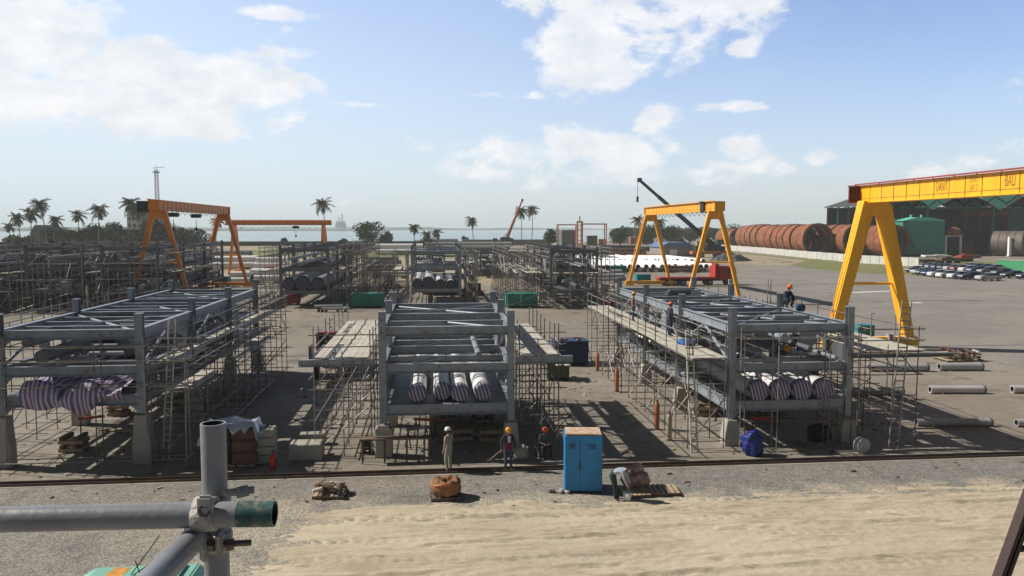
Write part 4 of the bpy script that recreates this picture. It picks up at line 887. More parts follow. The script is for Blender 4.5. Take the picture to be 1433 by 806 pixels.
# workshop
SX, SY = 149.0, 266.0; GWD = 25.0; EZ = 17.2; RZ = 21.6; DEP = 24
t = thing('workshop_shed', 'large open steel workshop shed with green cladding and sawtooth gables', 'shed', (SX, SY, 0))
for g in range(4):
    x = g * GWD
    for s in (0, 1):
        b = MB(); xa, xb = (x, x + GWD / 2) if s == 0 else (x + GWD / 2, x + GWD); za, zb_ = (EZ, RZ) if s == 0 else (RZ, EZ)
        b.prism([(xa - (1.2 if g == 0 and s == 0 else 0), za), (xb, zb_), (xb, zb_ + .18), (xa - (1.2 if g == 0 and s == 0 else 0), za + .18)], -3, DEP, ROOFD); b.build('roof_slope', t)
    for k in range(5):
        b = MB(); y = k * 5.6 + .2
        for (p, q) in (((x + .3, y, EZ - .3), (x + GWD / 2, y, RZ - .3)), ((x + GWD / 2, y, RZ - .3), (x + GWD - .3, y, EZ - .3)), ((x + .3, y, EZ - .3), (x + GWD - .3, y, EZ - .3)), ((x + GWD / 2, y, RZ - .3), (x + GWD / 2, y, EZ - .3)), ((x + GWD / 4, y, EZ - .3), (x + GWD / 4, y, (EZ + RZ) / 2 - .3)), ((x + GWD * .75, y, EZ - .3), (x + GWD * .75, y, (EZ + RZ) / 2 - .3))): b.tube([p, q], .14, SHEDG, 5)
        b.build('roof_truss', t)
    if g in (1, 2, 3):      # green valley fascia
        b = MB(); b.prism([(x, EZ - 1.0), (x + 7, EZ + 2.9), (x + 7, RZ + 1.2), (x - 7, RZ + 1.2), (x - 7, EZ + 2.9)], -3.3, -3.05, SHEDL); b.build('green_fascia', t)
        b = MB()
        for q in (-1, 1): b.tube([(x + q * 7.1, -3.4, EZ + 2.85), (x, -3.4, EZ - 1.1)], .10, WALLW, 5)
        b.build('fascia_trim', t)
for g in range(5):
    for k in range(4):
        x = g * GWD; y = k * 7.6
        ibeam('column', (x, y, 0), (x, y, EZ), .7, .5, SHEDG if k % 2 == 0 else ROOFD, t)
    if g in (0,): pass
# wall panels: clad bay between columns at the right, back wall, left partial wall
box('clad_wall', (2.6 * GWD - 4, .6, EZ / 2), (9.5, .4, EZ), mat('dark_green_cladding', (.010, .075, .065), .55, 0, .15, .3), t)
box('clad_wall', (2.6 * GWD + 12, .6, EZ / 2 ), (14, .4, EZ), MATS['dark_green_cladding'], t)
box('back_wall', (2 * GWD, DEP - 1, EZ / 2), (4 * GWD, .4, EZ), ROOFD, t)
def sx(px, Y): return atY(px, 330, Y).x
# green hopper house
a = atY(1258, 340, 258); b_ = atY(1316, 340, 258)
t = thing('green_cabin_building', 'green sheet-metal cabin building with a light roof beside the rings', 'building', (a.x, 256, 0)); W_ = b_.x - a.x
box('wall', (W_ / 2, 5, 6.3), (W_, 10, 11.4), SHEDG, t); box('sunlit_wall_panel', (W_ * .28, -.07, 6.3), (W_ * .52, .1, 11.2), mat('sunlit_green_sheet', (.045, .26, .17), .5, 0, .12, .2), t)  # lighter left panel: the cabin's sunlit face put into the colour
b = MB(); b.prism([(-.5, 12.0), (W_ + .5, 12.0), (W_ * .62, 13.2), (W_ * .3, 13.2)], -.6, 10.6, SHEDL); b.build('roof', t)
for q in (.35, .6): tube('roof_vent', (W_ * q, 4, 12.9), (W_ * q, 4, 14.1), .4, SHEDL, t, 10)
tube('diagonal_brace', (0, -.5, 12), (4, -.5, 3), .18, ROOFD, t, 6)
t = thing('indoor_crane', 'orange overhead crane inside the workshop with slanted legs', 'crane', (sx(1344, 285), 285, 0)); W_ = sx(1414, 285) - sx(1344, 285)
ob = mat('brown_orange_paint', (.50, .17, .05), .6, 0, .2, .3)
box('girder', (W_ / 2, 0, 15.4), (W_, 1.2, 2.2), ob, t)
for q in (.1, .38, .62, .95):
    tube('leg', (W_ * q, 0, 14.4), (W_ * q - 1.2, 0, .1), .28, ob, t, 6)
def drum(px, ybase, r, H, label, m=RUSTD, dist=None):
    g0 = G(px, ybase); b = MB(); b.lathe([(r, 0), (r, H), (r - .15, H), (r - .15, .1)], m, 30); o = b.build('steel_drum', None, Matrix.Translation(g0)); L(o, label, 'steel drum')
drum(1351, 357, 2.7, 4.4, 'short upright brown drum on the workshop floor')
t = thing('rolled_cylinder', 'large grey-brown rolled steel cylinder lying inside the workshop beside a white column', 'steel cylinder', G(1377, 358)); CY = mat('mill_plate', (.16, .13, .12), .6, .2, .2, .4)
for k in range(4): tube('shell_ring', (k * 1.45 + 3.6, -k * 1.8, 4.3), (k * 1.45 + 4.95, -k * 1.8 - 1.68, 4.3), 4.3 - .02 * (k % 2), CY, t, 36); tube('seam', (k * 1.45 + 3.5, -k * 1.8 + .13, 4.3), (k * 1.45 + 3.6, -k * 1.8, 4.3), 4.15, DARK, t, 36)
t = thing('domed_cap', 'rusty dome-shaped plate standing on a white portal frame', 'steel plate', G(1333, 358)); 
for x in (-2.7, 2.7): box('portal_leg', (x, 0, 3.3), (.6, .6, 6.6), WHITE, t)
box('portal_beam', (0, 0, 6.8), (6.2, .6, .4), WHITE, t); b = MB(); b.lathe([(3.1, 0), (2.7, 1.4), (1.6, 2.6), (.02, 3.0)], RUST, 20); b.build('dome', t, Matrix.Translation((0, 0, 7.0)))
t = thing('white_post', 'white post in front of the clad bay of the workshop', 'post', G(1412, 359)); box('post', (0, 0, 3.3), (.9, .9, 6.6), WHITE, t, bev=.05); box('post_base', (0, 0, .15), (1.4, 1.4, .3), CONC, t)
for i, (px, yb, w_, h_, m_, lb) in enumerate([(1296, 368, 9, 1.0, RUSTD, 'low trailer of rusty plates behind the end of the barrier wall'), (1328, 368, 6, 1.8, RUSTD, 'brown skip near the parked cars'), (1350, 366, 4, 2.2, REDM, 'red-brown machinery beside the brown skip'), (1310, 360, 9, .8, WALLW, 'pale flat rack in front of the workshop'), (1360, 361, 5, 1.1, RUST, 'pile of rusty offcuts in front of the upright drum'), (1300, 354, 6, 2.4, RUST, 'rusty ring segment beside the green cabin building')]):
    g0 = G(px, yb); t = thing('scrap_rack' , lb, 'rack', g0); box('bed', (0, 0, h_ * .55), (w_, 2.6, h_ * .45), m_, t)
    for q in (-.4, 0, .4): box('support', (w_ * q, 0, h_ * .15), (.4, 2.2, h_ * .3), DARK, t)
    for q in range(4): box('plate', (rnd.uniform(-.3, .3) * w_, rnd.uniform(-.6, .6), h_ * (.8 + .07 * q)), (w_ * rnd.uniform(.3, .5), 1.6, .1), m_, t, rz=rnd.uniform(-.3, .3))

# ------------------------------------------------------------------ cars
def car_mesh_parts(paint):
    P = {}
    prof = [(-2.3, .32), (-2.32, .62), (-2.22, .88), (-1.95, .98), (-1.2, 1.02), (-.95, 1.02), (1.55, 1.03), (2.05, 1.0), (2.28, .92), (2.34, .6), (2.3, .32)]
    b = MB(); n = len(prof); v = []
    for (x, z) in prof:
        wdt = .88 - (.10 if abs(x) > 2.1 else 0)
        v += [(x, -wdt, z), (x, wdt, z)]
    for i in range(n - 1): b.f.append([i * 2, i * 2 + 1, i * 2 + 3, i * 2 + 2])
    b.f.append([i * 2 for i in range(n)]); b.f.append([i * 2 + 1 for i in range(n - 1, -1, -1)]); b.f.append([0, (n - 1) * 2, (n - 1) * 2 + 1, 1]); b.v = v; b.m = [b.mi(paint)] * len(b.f); b.sm = [False] * len(b.f)
    me = b.mesh('car_body'); bevel_mesh(me, .05, 2); P['body'] = me
    b = MB(); lo = [(-1.15, .80), (1.75, .80)]; hi = [(-.35, .62), (1.05, .60)]
    vs = [(lo[0][0], -lo[0][1], 1.0), (lo[1][0], -lo[1][1], 1.0), (lo[1][0], lo[1][1], 1.0), (lo[0][0], lo[0][1], 1.0), (hi[0][0], -hi[0][1], 1.43), (hi[1][0], -hi[1][1], 1.43), (hi[1][0], hi[1][1], 1.43), (hi[0][0], hi[0][1], 1.43)]
    b.add(vs, [(0, 1, 5, 4), (1, 2, 6, 5), (2, 3, 7, 6), (3, 0, 4, 7)], GLASSD); P['window'] = b.mesh('car_windows')
    b = MB(); b.add([(-.42, -.63, 1.43), (1.1, -.61, 1.43), (1.1, .61, 1.43), (-.42, .63, 1.43), (-.25, -.55, 1.475), (.95, -.53, 1.475), (.95, .53, 1.475), (-.25, .55, 1.475)], [(0, 1, 5, 4), (1, 2, 6, 5), (2, 3, 7, 6), (3, 0, 4, 7), (4, 5, 6, 7)], paint, True)
    for s in (-1, 1):
        for (xa, xb) in ((-.35, -.25), (.38, .46)): b.add([(xa - .5 if xa < 0 else xa, s * .735, 1.12), (xb - .5 if xa < 0 else xb, s * .735, 1.12), (xb, s * .615, 1.44), (xa, s * .615, 1.44)], [(0, 1, 2, 3)], paint)
    P['roof'] = b.mesh('car_roof'); 
    b = MB(); b.tube([(0, -.12, 0), (0, .12, 0)], .33, BLACKR, 16); P['wheel'] = b.mesh('car_wheel')
    b = MB(); b.tube([(0, -.135, 0), (0, .135, 0)], .2, mat('alloy', (.5, .5, .52), .35, .6, .05), 10); P['rim'] = b.mesh('car_rim')
    b = MB(); b.box((-2.27, 0, .74), (.12, 1.35, .13), mat('lamp_lens', (.75, .76, .78), .2)); P['headlight'] = b.mesh('head_lights')
    b = MB(); b.box((2.27, 0, .78), (.12, 1.45, .13), RED); P['tail_light'] = b.mesh('tail_lights')
    return P
def cpaint(nm, c): return mat('car_paint_' + nm, c, .25, .25, .04, 1, spec=.6)
CP_ = {k: car_mesh_parts(cpaint(k, c)) for k, c in dict(silver=(.42, .41, .39), white=(.72, .73, .74), navy=(.02, .03, .07), black=(.018, .018, .022), red=(.25, .02, .03), blue=(.04, .08, .2), grey=(.16, .17, .19)).items()}
def car(x, y, rz, colr, label, big=1.0):
    P = CP_[colr]; t = thing('parked_car', label, 'car', (x, y, .01), rz, 'cars parked in front of the workshop')
    new('body', P['body'], t); new('window', P['window'], t); new('roof', P['roof'], t); new('headlight', P['headlight'], t); new('tail_light', P['tail_light'], t)
    for wx in (-1.45, 1.42):
        for wy in (-.80, .80): wh = new('wheel', P['wheel'], t, Matrix.Translation((wx, wy, .33))); new('rim', P['rim'], wh)
g0 = G(1383, 394)
row = ['silver', 'navy', 'white', 'white', 'white', 'navy', 'navy', 'silver', 'black']
pos = [(1383, 393), (1359, 391.3), (1343, 390.2), (1327, 389), (1315, 387.6), (1306, 386.4), (1297, 385.3), (1290, 384), (1283, 381.6)]
for i, (c, (px, py)) in enumerate(zip(row, pos)):
    g = G(px, py); car(g.x, g.y, rnd.uniform(-.06, .06) + .05, c, '%s car, %s of the front row of parked cars' % ({'navy': 'dark blue'}.get(c, c), ['nearest to the camera', 'second nearest', 'third nearest', 'fourth nearest', 'fifth nearest', 'sixth nearest', 'seventh nearest', 'eighth nearest', 'farthest'][i]))
row2 = [('black', 1418, 389.2, 'navy'), ('navy', 1441, 391, ''), ('black', 1404, 385.5, ''), ('grey', 1384, 383.2, ''), ('blue', 1368, 381.8, ''), ('white', 1356, 380.6, ''), ('red', 1345, 379.7, ''), ('silver', 1335, 378.8, ''), ('black', 1326, 378, ''), ('navy', 1317, 377.3, ''), ('grey', 1309, 376.6, ''), ('black', 1301, 375.9, ''),
        ('silver', 1392, 379.3, ''), ('blue', 1380, 378.2, ''), ('grey', 1368, 377.2, ''), ('white', 1358, 376.3, '')]
for i, (c, px, py, _) in enumerate(row2):
    g = G(px, py); car(g.x, g.y, rnd.uniform(-.08, .08) + .05, c, '%s car in the %s row of parked cars, %s from the right' % (c, 'second' if i < 12 else 'third', ['first', 'second', 'third', 'fourth', 'fifth', 'sixth', 'seventh', 'eighth', 'ninth', 'tenth', 'eleventh', 'twelfth'][i % 12]))

# ------------------------------------------------------------------ trucks, mobile cranes, boxes, bins
def wheel(x, y, z, r, wdt, parent):
    b = MB(); b.tube([(0, -wdt / 2, 0), (0, wdt / 2, 0)], r, BLACKR, 18); o = b.build('wheel', parent, Matrix.Translation((x, y, z))); b = MB(); b.tube([(0, -wdt / 2 - .01, 0), (0, wdt / 2 + .01, 0)], r * .5, GREYP, 12); b.build('rim', o)
TR = mat('truck_red', (.40, .035, .02), .45, 0, .15, .6, col2=(.25, .04, .03), fac=(.6, .8))
g = G(998, 398.5)
t = thing('flatbed_truck', 'red flatbed truck facing right, standing under the right-hand yellow gantry', 'truck', (g.x, g.y, 0), R(2))
box('chassis', (-3.6, 0, .85), (12.4, .9, .3), DARK, t); box('flatbed', (-5.0, 0, 1.25), (9.6, 2.5, .34), TR, t, bev=.03); box('headboard', (-.1, 0, 2.3), (.14, 2.5, 2.0), TR, t)
b = MB(); b.prism([(.55, .75), (3.5, .75), (3.62, 1.8), (3.3, 3.15), (.55, 3.25)], -1.22, 1.22, TR); me = b.mesh('cab'); bevel_mesh(me, .08, 2); new('cab', me, t)
b = MB(); b.prism([(3.4, 1.95), (3.64, 1.95), (3.4, 2.9), (3.25, 2.9)], -1.05, 1.05, GLASSD); b.build('windscreen', t, Matrix.Translation((.03, 0, 0)))
for s in (-1, 1): box('door_window', (2.5, s * 1.23, 2.35), (1.2, .05, .8), GLASSD, t)
box('bumper', (3.6, 0, .7), (.3, 2.4, .45), DARK, t); box('sleeper_stack', (.25, 0, 2.55), (.5, 1.8, 2.2), TR, t); box('headlight', (3.76, -.85, .8), (.05, .35, .2), WHITE, t); box('headlight', (3.76, .85, .8), (.05, .35, .2), WHITE, t)
for x in (2.6, -1.0, -5.6, -7.0, -8.4):
    for s in (-1, 1): wheel(x, s * 1.0, .5, .5, .35, t)
def mobile_crane(px, py, tip_px, tip_py, Ytip_off, label, carrier, boomm, r0, r1, s=1.0, hook=True):
    g = G(px, py); t = thing('mobile_crane', label, 'mobile crane', (g.x, g.y, 0))
    box('carrier', (0, 0, 1.4 * s), (11 * s, 2.8 * s, .8 * s), carrier, t, bev=.05); box('engine_house', (1.0 * s, 0, 2.9 * s), (4.6 * s, 2.7 * s, 2.0 * s), DARK, t, bev=.1); box('cab', (-3.6 * s, 0, 2.6 * s), (1.9 * s, 2.5 * s, 1.7 * s), DARK, t, bev=.1); box('counterweight', (3.8 * s, 0, 2.6 * s), (1.4 * s, 2.8 * s, 1.5 * s), DARK, t)
    for x in (-4, -2.4, 2.2, 3.8):
        for q in (-1, 1): wheel(x * s, q * 1.2 * s, .6 * s, .6 * s, .5 * s, t)
    tip = atY(tip_px, tip_py, g.y + Ytip_off) - Vector((g.x, g.y, 0)); base = Vector((1.6 * s, 0, 3.4 * s)); d = tip - base; n = 4
    par = t
    for k in range(n):
        a = base + d * (k / n - (.0 if k == 0 else .01)); c = base + d * ((k + 1) / n); r = r0 + (r1 - r0) * k / (n - 1)
        tube('boom_section', a, c, r, boomm if (k % 2 == 0 or boomm is not DARK) else MATS['dark_blue_boom'], par, 6)
    box('boom_head', tip, (r1 * 2.4, r1 * 2, r1 * 2.4), boomm, t)
    if hook:
        tube('hoist_rope', tip + Vector((-.6, 0, 0)), tip + Vector((-.6, 0, -5 * s)), .08, DARK, t, 5); box('hook_block', tip + Vector((-.6, 0, -5.6 * s)), (.7, .6, 1.8), DARK, t, bev=.1)
    tube('luffing_cylinder', (-1.5 * s, 0, 2.4 * s), base + d * .22, .22 * s, GREYP, t, 8)
mat('dark_blue_boom', (.02, .03, .07), .5)
mobile_crane(992, 360, 895, 252, 0, 'black mobile crane with a long boom raised to the left behind the yellow gantry', mat('orange_carrier', (.45, .12, .05), .6), DARK, .95, .55, 1.1)
mobile_crane(704, 344, 731, 280, 0, 'distant crane with a thin red boom leaning to the right', TR, mat('red_boom', (.36, .10, .075), .6, 0, .2, .1), 1.0, .5, 1.2, hook=False)
def cont(px0, px1, ytop, ybase, m, label, name='storage_box', cat='box', depth=2.4, detail=True, group=None):
    g0 = G((px0 + px1) / 2, ybase); s = (ybase - 319) / CAMZ; W_ = (px1 - px0) / s; H = (ybase - ytop) / s - depth * 0
    H = max(.6, H * .93)
    t = thing(name, label, cat, (g0.x, g0.y + depth / 2, 0), 0, group)
    b_ = box('body', (0, 0, .12 + H / 2), (round(W_, 2), depth, round(H - .12, 2)), m, t, bev=.03)
    if detail:
        n_ = max(3, int(W_ / .45)); b = MB()
        for i in range(n_ + 1):
            x = -W_ / 2 + .06 + (W_ - .12) * i / n_; b.box((x, -depth / 2 - .02, .14 + H / 2), (.07, .05, H - .2), m)
        b.build('rib', t); box('lid', (0, 0, H + .09), (W_ + .08, depth + .08, .06), m, t)
    for q in (-1, 1): box('skid', (q * W_ * .35, 0, .06), (.2, depth, .12), DARK, t)
    return t
cont(491, 536, 411, 431, TEAL, 'teal container left of the middle module, behind its plank platform', group='teal containers', cat='container')
cont(708, 752, 411, 431, TEAL, 'teal container right of the middle module', group='teal containers', cat='container')
cont(754, 765, 409, 424, CONC, 'small grey upright box right of the teal container', depth=1.2)
cont(298, 319, 387, 401, TURQ, 'turquoise box between the feet of the orange gantry', depth=2)
cont(891, 911, 384, 397.5, TURQ, 'turquoise box beside the foot of the yellow gantry', depth=1.6)
cont(855, 877, 372, 383, TEAL, 'green container at the left end of the white pipe row', cat='container')
cont(836, 854, 372, 383.5, DARK, 'dark container with a white top left of the green one', cat='container')
cont(777, 824, 477, 512, NAVY, 'dark navy steel skip holding red scraps right of the middle module', 'skip', 'skip', 1.9)
cont(765, 797, 508, 533, mat('olive_crate', (.10, .115, .07), .8, 0, .2, 2), 'olive crate with a pale plank on top', 'crate', 'crate', 1.3)
g = G(781, 533); t = thing('plank_pair', 'two pale planks lying across the olive crate', 'plank', (g.x, g.y, .84 + .16)); s_ = 22; box('plank', (-.3, .8, .05), (.3, 2.4, .05), PLANK, t, rz=.3); box('plank', (.3, .7, .05), (.3, 2.4, .05), PLANK, t, rz=.25)
g = G(800, 500); t = thing('red_scraps', 'red and rusty scraps piled in the navy skip', 'scrap', (G(800, 512).x, G(800, 512).y + 1, 1.62))
for k in range(9): box('scrap_piece', (rnd.uniform(-.9, .9), rnd.uniform(-.5, .5), rnd.uniform(0, .12)), (.5, .3, .16), rnd.choice((REDM, RUST, ORUST, PINKB)), t, rot=(rnd.uniform(-.4, .4), rnd.uniform(-.4, .4), rnd.uniform(0, 3)))
# flatbed trailer with red cabinet left of middle module
g = G(466, 524); t = thing('trailer', 'dark trailer with a grey tailboard left of the plank platform', 'trailer', (g.x, g.y + 1, 0))
box('bed', (0, 0, 1.25), (2.4, 6.5, .25), STEEL_D, t); box('headboard', (-1.1, -3.0, 1.75), (.12, .9, 1.0), STEEL_D, t); 
for y in (-2, 1.8):
    for q in (-1, 1): wheel_ = None; b = MB(); b.tube([(q * .9 - .15, y, .5), (q * .9 + .15, y, .5)], .5, BLACKR, 16); b.build('wheel', t)
g = G(458, 492); t = thing('red_cabinet', 'dark red open cabinet standing behind the pale plank platform', 'cabinet', (g.x, g.y, 0))
box('side_panel', (-.75, 0, .75), (.06, .8, 1.5), REDM, t); box('side_panel', (.75, 0, .75), (.06, .8, 1.5), REDM, t); box('top', (0, 0, 1.53), (1.62, .86, .06), REDM, t); box('shelf', (0, 0, .85), (1.42, .78, .05), REDM, t); box('back_panel', (0, .38, .75), (1.42, .04, 1.46), DARK, t); box('shelf', (0, 0, .2), (1.42, .78, .05), REDM, t)
# concrete blocks, wrapped pallet, extinguisher
def blk(px0, px1, ytop, ybase, m, label, cat, depth, name, z=0.0):
    g0 = G((px0 + px1) / 2, ybase); s = (ybase - 319) / CAMZ; W_ = (px1 - px0) / s; H = (ybase - ytop) / s
    o = box(name, (g0.x, g0.y + depth / 2, z + H / 2), (round(W_, 2), depth, round(H, 2)), m, None, bev=.03); L(o, label, cat); return o
blk(405, 450, 622, 645, CONC, 'larger lower pale concrete block right of the red extinguisher', 'block', .9, 'concrete_block'); blk(412, 449, 618, 635, CONC, 'smaller pale concrete block behind the larger one near the extinguisher', 'block', .5, 'concrete_block').location.y += 1.3
g = G(363, 651); t = thing('panel_stack', 'stack of grey concrete panels left of the red extinguisher', 'stack', (g.x, g.y + .4, 0))
for k in range(4): box('panel', (rnd.uniform(-.03, .03), 0, .2 + k * .36), (1.1, .7, .33), CONC, t, bev=.02)
g = G(322, 657); t = thing('wrapped_pallet', 'goods stacked on a pallet under clear plastic sheet behind the upright tube', 'pallet', (g.x, g.y + .6, 0))
for k in range(5): box('pallet_board', (-.8 + k * .4, 0, .13), (.3, 1.1, .04), WOOD, t)
for k in (-1, 0, 1): box('pallet_bearer', (0, k * .5, .055), (1.9, .1, .1), WOODD, t)
for k in range(6): box('stacked_bundle', (-.55 + (k % 2) * 1.05, 0, .36 + (k // 2) * .52), (.95, .95, .5), RUSTD if k % 2 else WOODD, t, bev=.08)
b = MB(); vs = []; fs = []; nx = 16
for j in range(9):
    for i in range(nx + 1):
        u, v = i / nx * 2 - 1, j / 8 * 2 - 1; drop = max(0, max(abs(u) - .78, 0) * 2.5 + max(abs(v) - .8, 0) * 1.2); vs.append((u * 1.25 * (1 if abs(u) < .8 else .98), v * .72, 1.83 + .08 * math.sin(u * 6 + v * 3) - drop * (1 + .6 * math.sin(i * 2.2)) + .05 * noise.noise(Vector((u * 3, v * 3, 1)))))
for j in range(8):
    for i in range(nx): a = j * (nx + 1) + i; fs.append((a, a + 1, a + nx + 2, a + nx + 1))
b.add(vs, fs, mat('plastic_sheet', (.50, .54, .62), .25, 0, .2, 3), True); b.build('plastic_cover', t)
g = G(382, 657); t = thing('fire_extinguisher', 'red fire extinguisher standing beside the grey panel stack', 'extinguisher', g)
b = MB(); b.lathe([(.001, 0), (.10, 0), (.115, .04), (.115, .5), (.08, .6), (.03, .66), (.03, .70)], RED, 18); b.build('cylinder', t); box('valve', (0, 0, .73), (.07, .05, .06), DARK, t); tube('handle', (-.01, 0, .77), (.12, 0, .80), .012, DARK, t, 6); tube('hose', (.05, 0, .72), (.13, -.03, .35), .014, BLACKR, t, 6)
# gas cylinders
def gas(px, ybase, ytop, m, label):
    g = G(px, ybase); s = (ybase - 319) / CAMZ; H = min(1.55, (ybase - ytop) / s); t = thing('gas_cylinder', label, 'gas cylinder', g, 0, 'gas cylinders beside the right module')
    b = MB(); b.lathe([(.001, .0), (.115, .0), (.125, .03), (.125, H * .82), (.10, H * .90), (.05, H * .95), (.045, H * .97)], m, 16); b.build('body', t); b = MB(); b.lathe([(.06, H * .95), (.06, H), (.001, H)], DARK, 10); b.build('valve_cap', t); tube('foot_ring', (0, 0, 0), (0, 0, .05), .13, DARK, t, 14)
for px, yb, yt, m_, lb in [(836, 519, 493, ORUST, 'orange gas cylinder farthest back, left of the right scaffold'), (863, 548, 514, ORUST, 'orange gas cylinder standing alone near the right scaffold'), (919, 601, 559, ORUST, 'rusty orange gas cylinder, left one of the front pair'), (936, 616, 576, TANC, 'tan gas cylinder, right one of the front pair')]: gas(px, yb, yt, m_, lb)
# blue bundles
BLW0 = mat('dark_tarp', (.012, .015, .03), .7, 0, .2, 3)
def blob(name, label, cat, px, ybase, r, H, m, seed, sy=.8, group=None):
    g = G(px, ybase); b = MB(); n1, n2 = 44, 26; vs = []
    for j in range(n2 + 1):
        ph = math.pi * j / n2
        for i in range(n1):
            th = 2 * math.pi * i / n1; d = Vector((math.sin(ph) * math.cos(th), math.sin(ph) * math.sin(th), math.cos(ph)))
            d = Vector([math.copysign(abs(c_) ** .72, c_) for c_ in d]); k = .92 + .30 * noise.noise(d * 1.7 + Vector((seed, 0, 0))) + .16 * (1 - 2.2 * abs(noise.noise(d * 4 + Vector((seed, 4, 0))))) + .06 * noise.noise(d * 11 + Vector((seed, 4, 0))); vs.append((d.x * r * k, d.y * r * sy * k, max(.0, H / 2 + d.z * H * .52 * k)))
    fs = [(j * n1 + i, j * n1 + (i + 1) % n1, (j + 1) * n1 + (i + 1) % n1, (j + 1) * n1 + i) for j in range(n2) for i in range(n1)]
    b.add(vs, fs, m, True); o = b.build(name, None, Matrix.Translation((g.x, g.y + r * sy, 0))); L(o, label, cat, group); return o
o = blob('tarpaulin_bundle', 'blue tarpaulin bundle in front of the right foreground module', 'bundle', 1057, 640, .43, .98, BLUET, 3)
g_ = Vector(o.location); bnd = MB(); bnd.tube([(-.2, -.36, .75), (.0, -.44, .8), (.22, -.36, .7)], .02, BLACKR, 6); bnd.build('tie_rope', o)
blob('tarpaulin_bundle', 'dark navy tarpaulin heap in the shade under the right module', 'bundle', 1152, 620, .5, .7, BLW0, 6)
def heap(label, cat, px, ybase, r, H, m, seed, sy=.8):
    g = G(px, ybase); n_ = 36; vs = []; fs = []
    for j in range(n_ + 1):
        for i in range(n_ + 1):
            u, v = i / n_ * 2 - 1, j / n_ * 2 - 1; q = math.hypot(u, v) * (1 + .35 * noise.noise(Vector((u * 2, v * 2, seed)))); h = max(0, 1 - q) ** .8 * H * (1 + .5 * noise.noise(Vector((u * 4, v * 4, seed + 3)))) + (.12 * H * noise.noise(Vector((u * 14, v * 14, seed))) if q < 1 else -.15); vs.append((u * r, v * r * sy, h - .03))
    for j in range(n_):
        for i in range(n_): a = j * (n_ + 1) + i; fs.append((a, a + 1, a + n_ + 2, a + n_ + 1))
    b = MB(); b.add(vs, fs, m, False); o = b.build('scrap_heap', None, Matrix.Translation((g.x, g.y + r * sy, 0))); L(o, label, cat); return o
# white disc / reel and bits
g = G(1203, 633); t = thing('white_reel', 'round white reel leaning near the foot of the right scaffold', 'reel', g); b = MB(); Mx = Matrix.Translation((0, 0, .34)) @ Matrix.Rotation(R(90), 4, 'X') @ Matrix.Rotation(.2, 4, 'Y')
b.lathe([(.02, -.03), (.33, -.03), (.33, .0), (.10, .02), (.10, .2), (.33, .22), (.33, .25), (.02, .25)], GREYP, 24, Mx, smooth=False); b.build('spool', t); tube('axle', (0, -.1, .34), (0, .35, .34), .03, DARK, t, 8)
o = box('blue_sheet', (12.0, 36.6, 4.16), (.62, .8, .25), BLUEC, None, rz=.3, bev=.08); L(o, 'blue sheet bundle lying on the walkway of the right scaffold', 'bundle')
# loose steel pipes on the right apron
def lpipe(px0, px1, yc, label, rr=None, m=GREYP, dark_end=True):
    ybase = yc + 5; a = G(px0, ybase); s = (ybase - 319) / CAMZ; r = rr or 5.3 / s; c = G(px1, ybase); t = thing('steel_pipe', label, 'pipe', (a.x, a.y, 0), 0, 'loose pipes on the right apron'); d = c - a
    hollow('pipe', (0, 0, r + .01), (d.x, d.y, r + .01), r, m, t, .22, 24, inner=PIPED); tube('end_flange', (d.x - .02, d.y, r + .01), (d.x + .10, d.y, r + .01), r * 1.06, PIPED, t, 20)
    for q in (.2, .8): box('chock', (d.x * q, -r - .04, .05), (.12, .14, .10), WOOD, t)
LP = mat('pale_grey_pipe', (.48, .48, .50), .5, 0, .1, 1)
lpipe(1216, 1296, 514.5, 'long grey pipe behind the tall ladder on the right apron', m=GREYP)
lpipe(1314, 1372, 513.5, 'short grey pipe in front of the timber pallet on the right apron', m=GREYP)
lpipe(1301, 1375, 545.5, 'pale open pipe lying in the sun in the middle of the right apron', m=LP)
lpipe(1416, 1490, 545, 'pale open pipe cut by the right edge of the frame', m=LP)
lpipe(1190, 1261, 547.5, 'grey pipe behind the foot of the tall ladder', m=GREYP)
lpipe(1282, 1384, 591, 'dark pipe lying in the shadow on the right apron', m=GREYP)
lpipe(1422, 1500, 592, 'pipe in the shadow at the right edge of the frame', m=GREYP)
def pallet(px, py, W_, Dp, rz, label, nb=9, z=0, m=WOOD):
    g = G(px, py); t = thing('wooden_pallet', label, 'pallet', (g.x, g.y, z), rz)
    for k in range(3): box('bearer', (0, (k - 1) * (Dp / 2 - .06), .055), (W_, .10, .10), WOODD, t)
    for k in range(nb): box('deck_board', (-W_ / 2 + W_ * (k + .5) / nb, 0, .122), (round(W_ / nb * .72, 3), Dp, .024), m, t)
    return t, g
t, g = pallet(1341, 504, 2.9, 1.5, .05, 'wide pallet under a heap of timber on the right apron')
t2 = thing('timber_heap', 'heap of short timber blocks on the wide pallet', 'timber', (g.x, g.y, .14))
for k in range(34): box('timber_block', (rnd.uniform(-1.2, 1.2), rnd.uniform(-.55, .55), .1 + rnd.random() ** 1.4 * .5), (rnd.choice((.7, .5, .9)), .15, .12), rnd.choice((WOOD, WOODD, RUST, PLANK)), t2, rot=(0, rnd.uniform(-.25, .25), rnd.uniform(0, 3)))
t, g = pallet(921, 688.5, 1.45, 1.0, .0, 'empty wooden pallet right of the man bending down', 8)
t.rotation_euler.z = -.06
pallet(888, 692, 1.0, .9, .05, 'pallet under the pinkish bags next to the blue cabinet', 6)
for k, (px, yb, r, H, z, lb) in enumerate([(885, 688, .32, .40, .14, 'lower pinkish bag on the pallet by the bending man'), (898, 687, .30, .46, .14, 'right-hand pinkish bag on the pallet by the bending man'), (891, 684, .30, .70, .14, 'rear pinkish bag behind the two front bags')]):
    o = blob('cement_bag', lb, 'bag', px, yb, r, H, PINKB, 20 + k); o.location.z = z
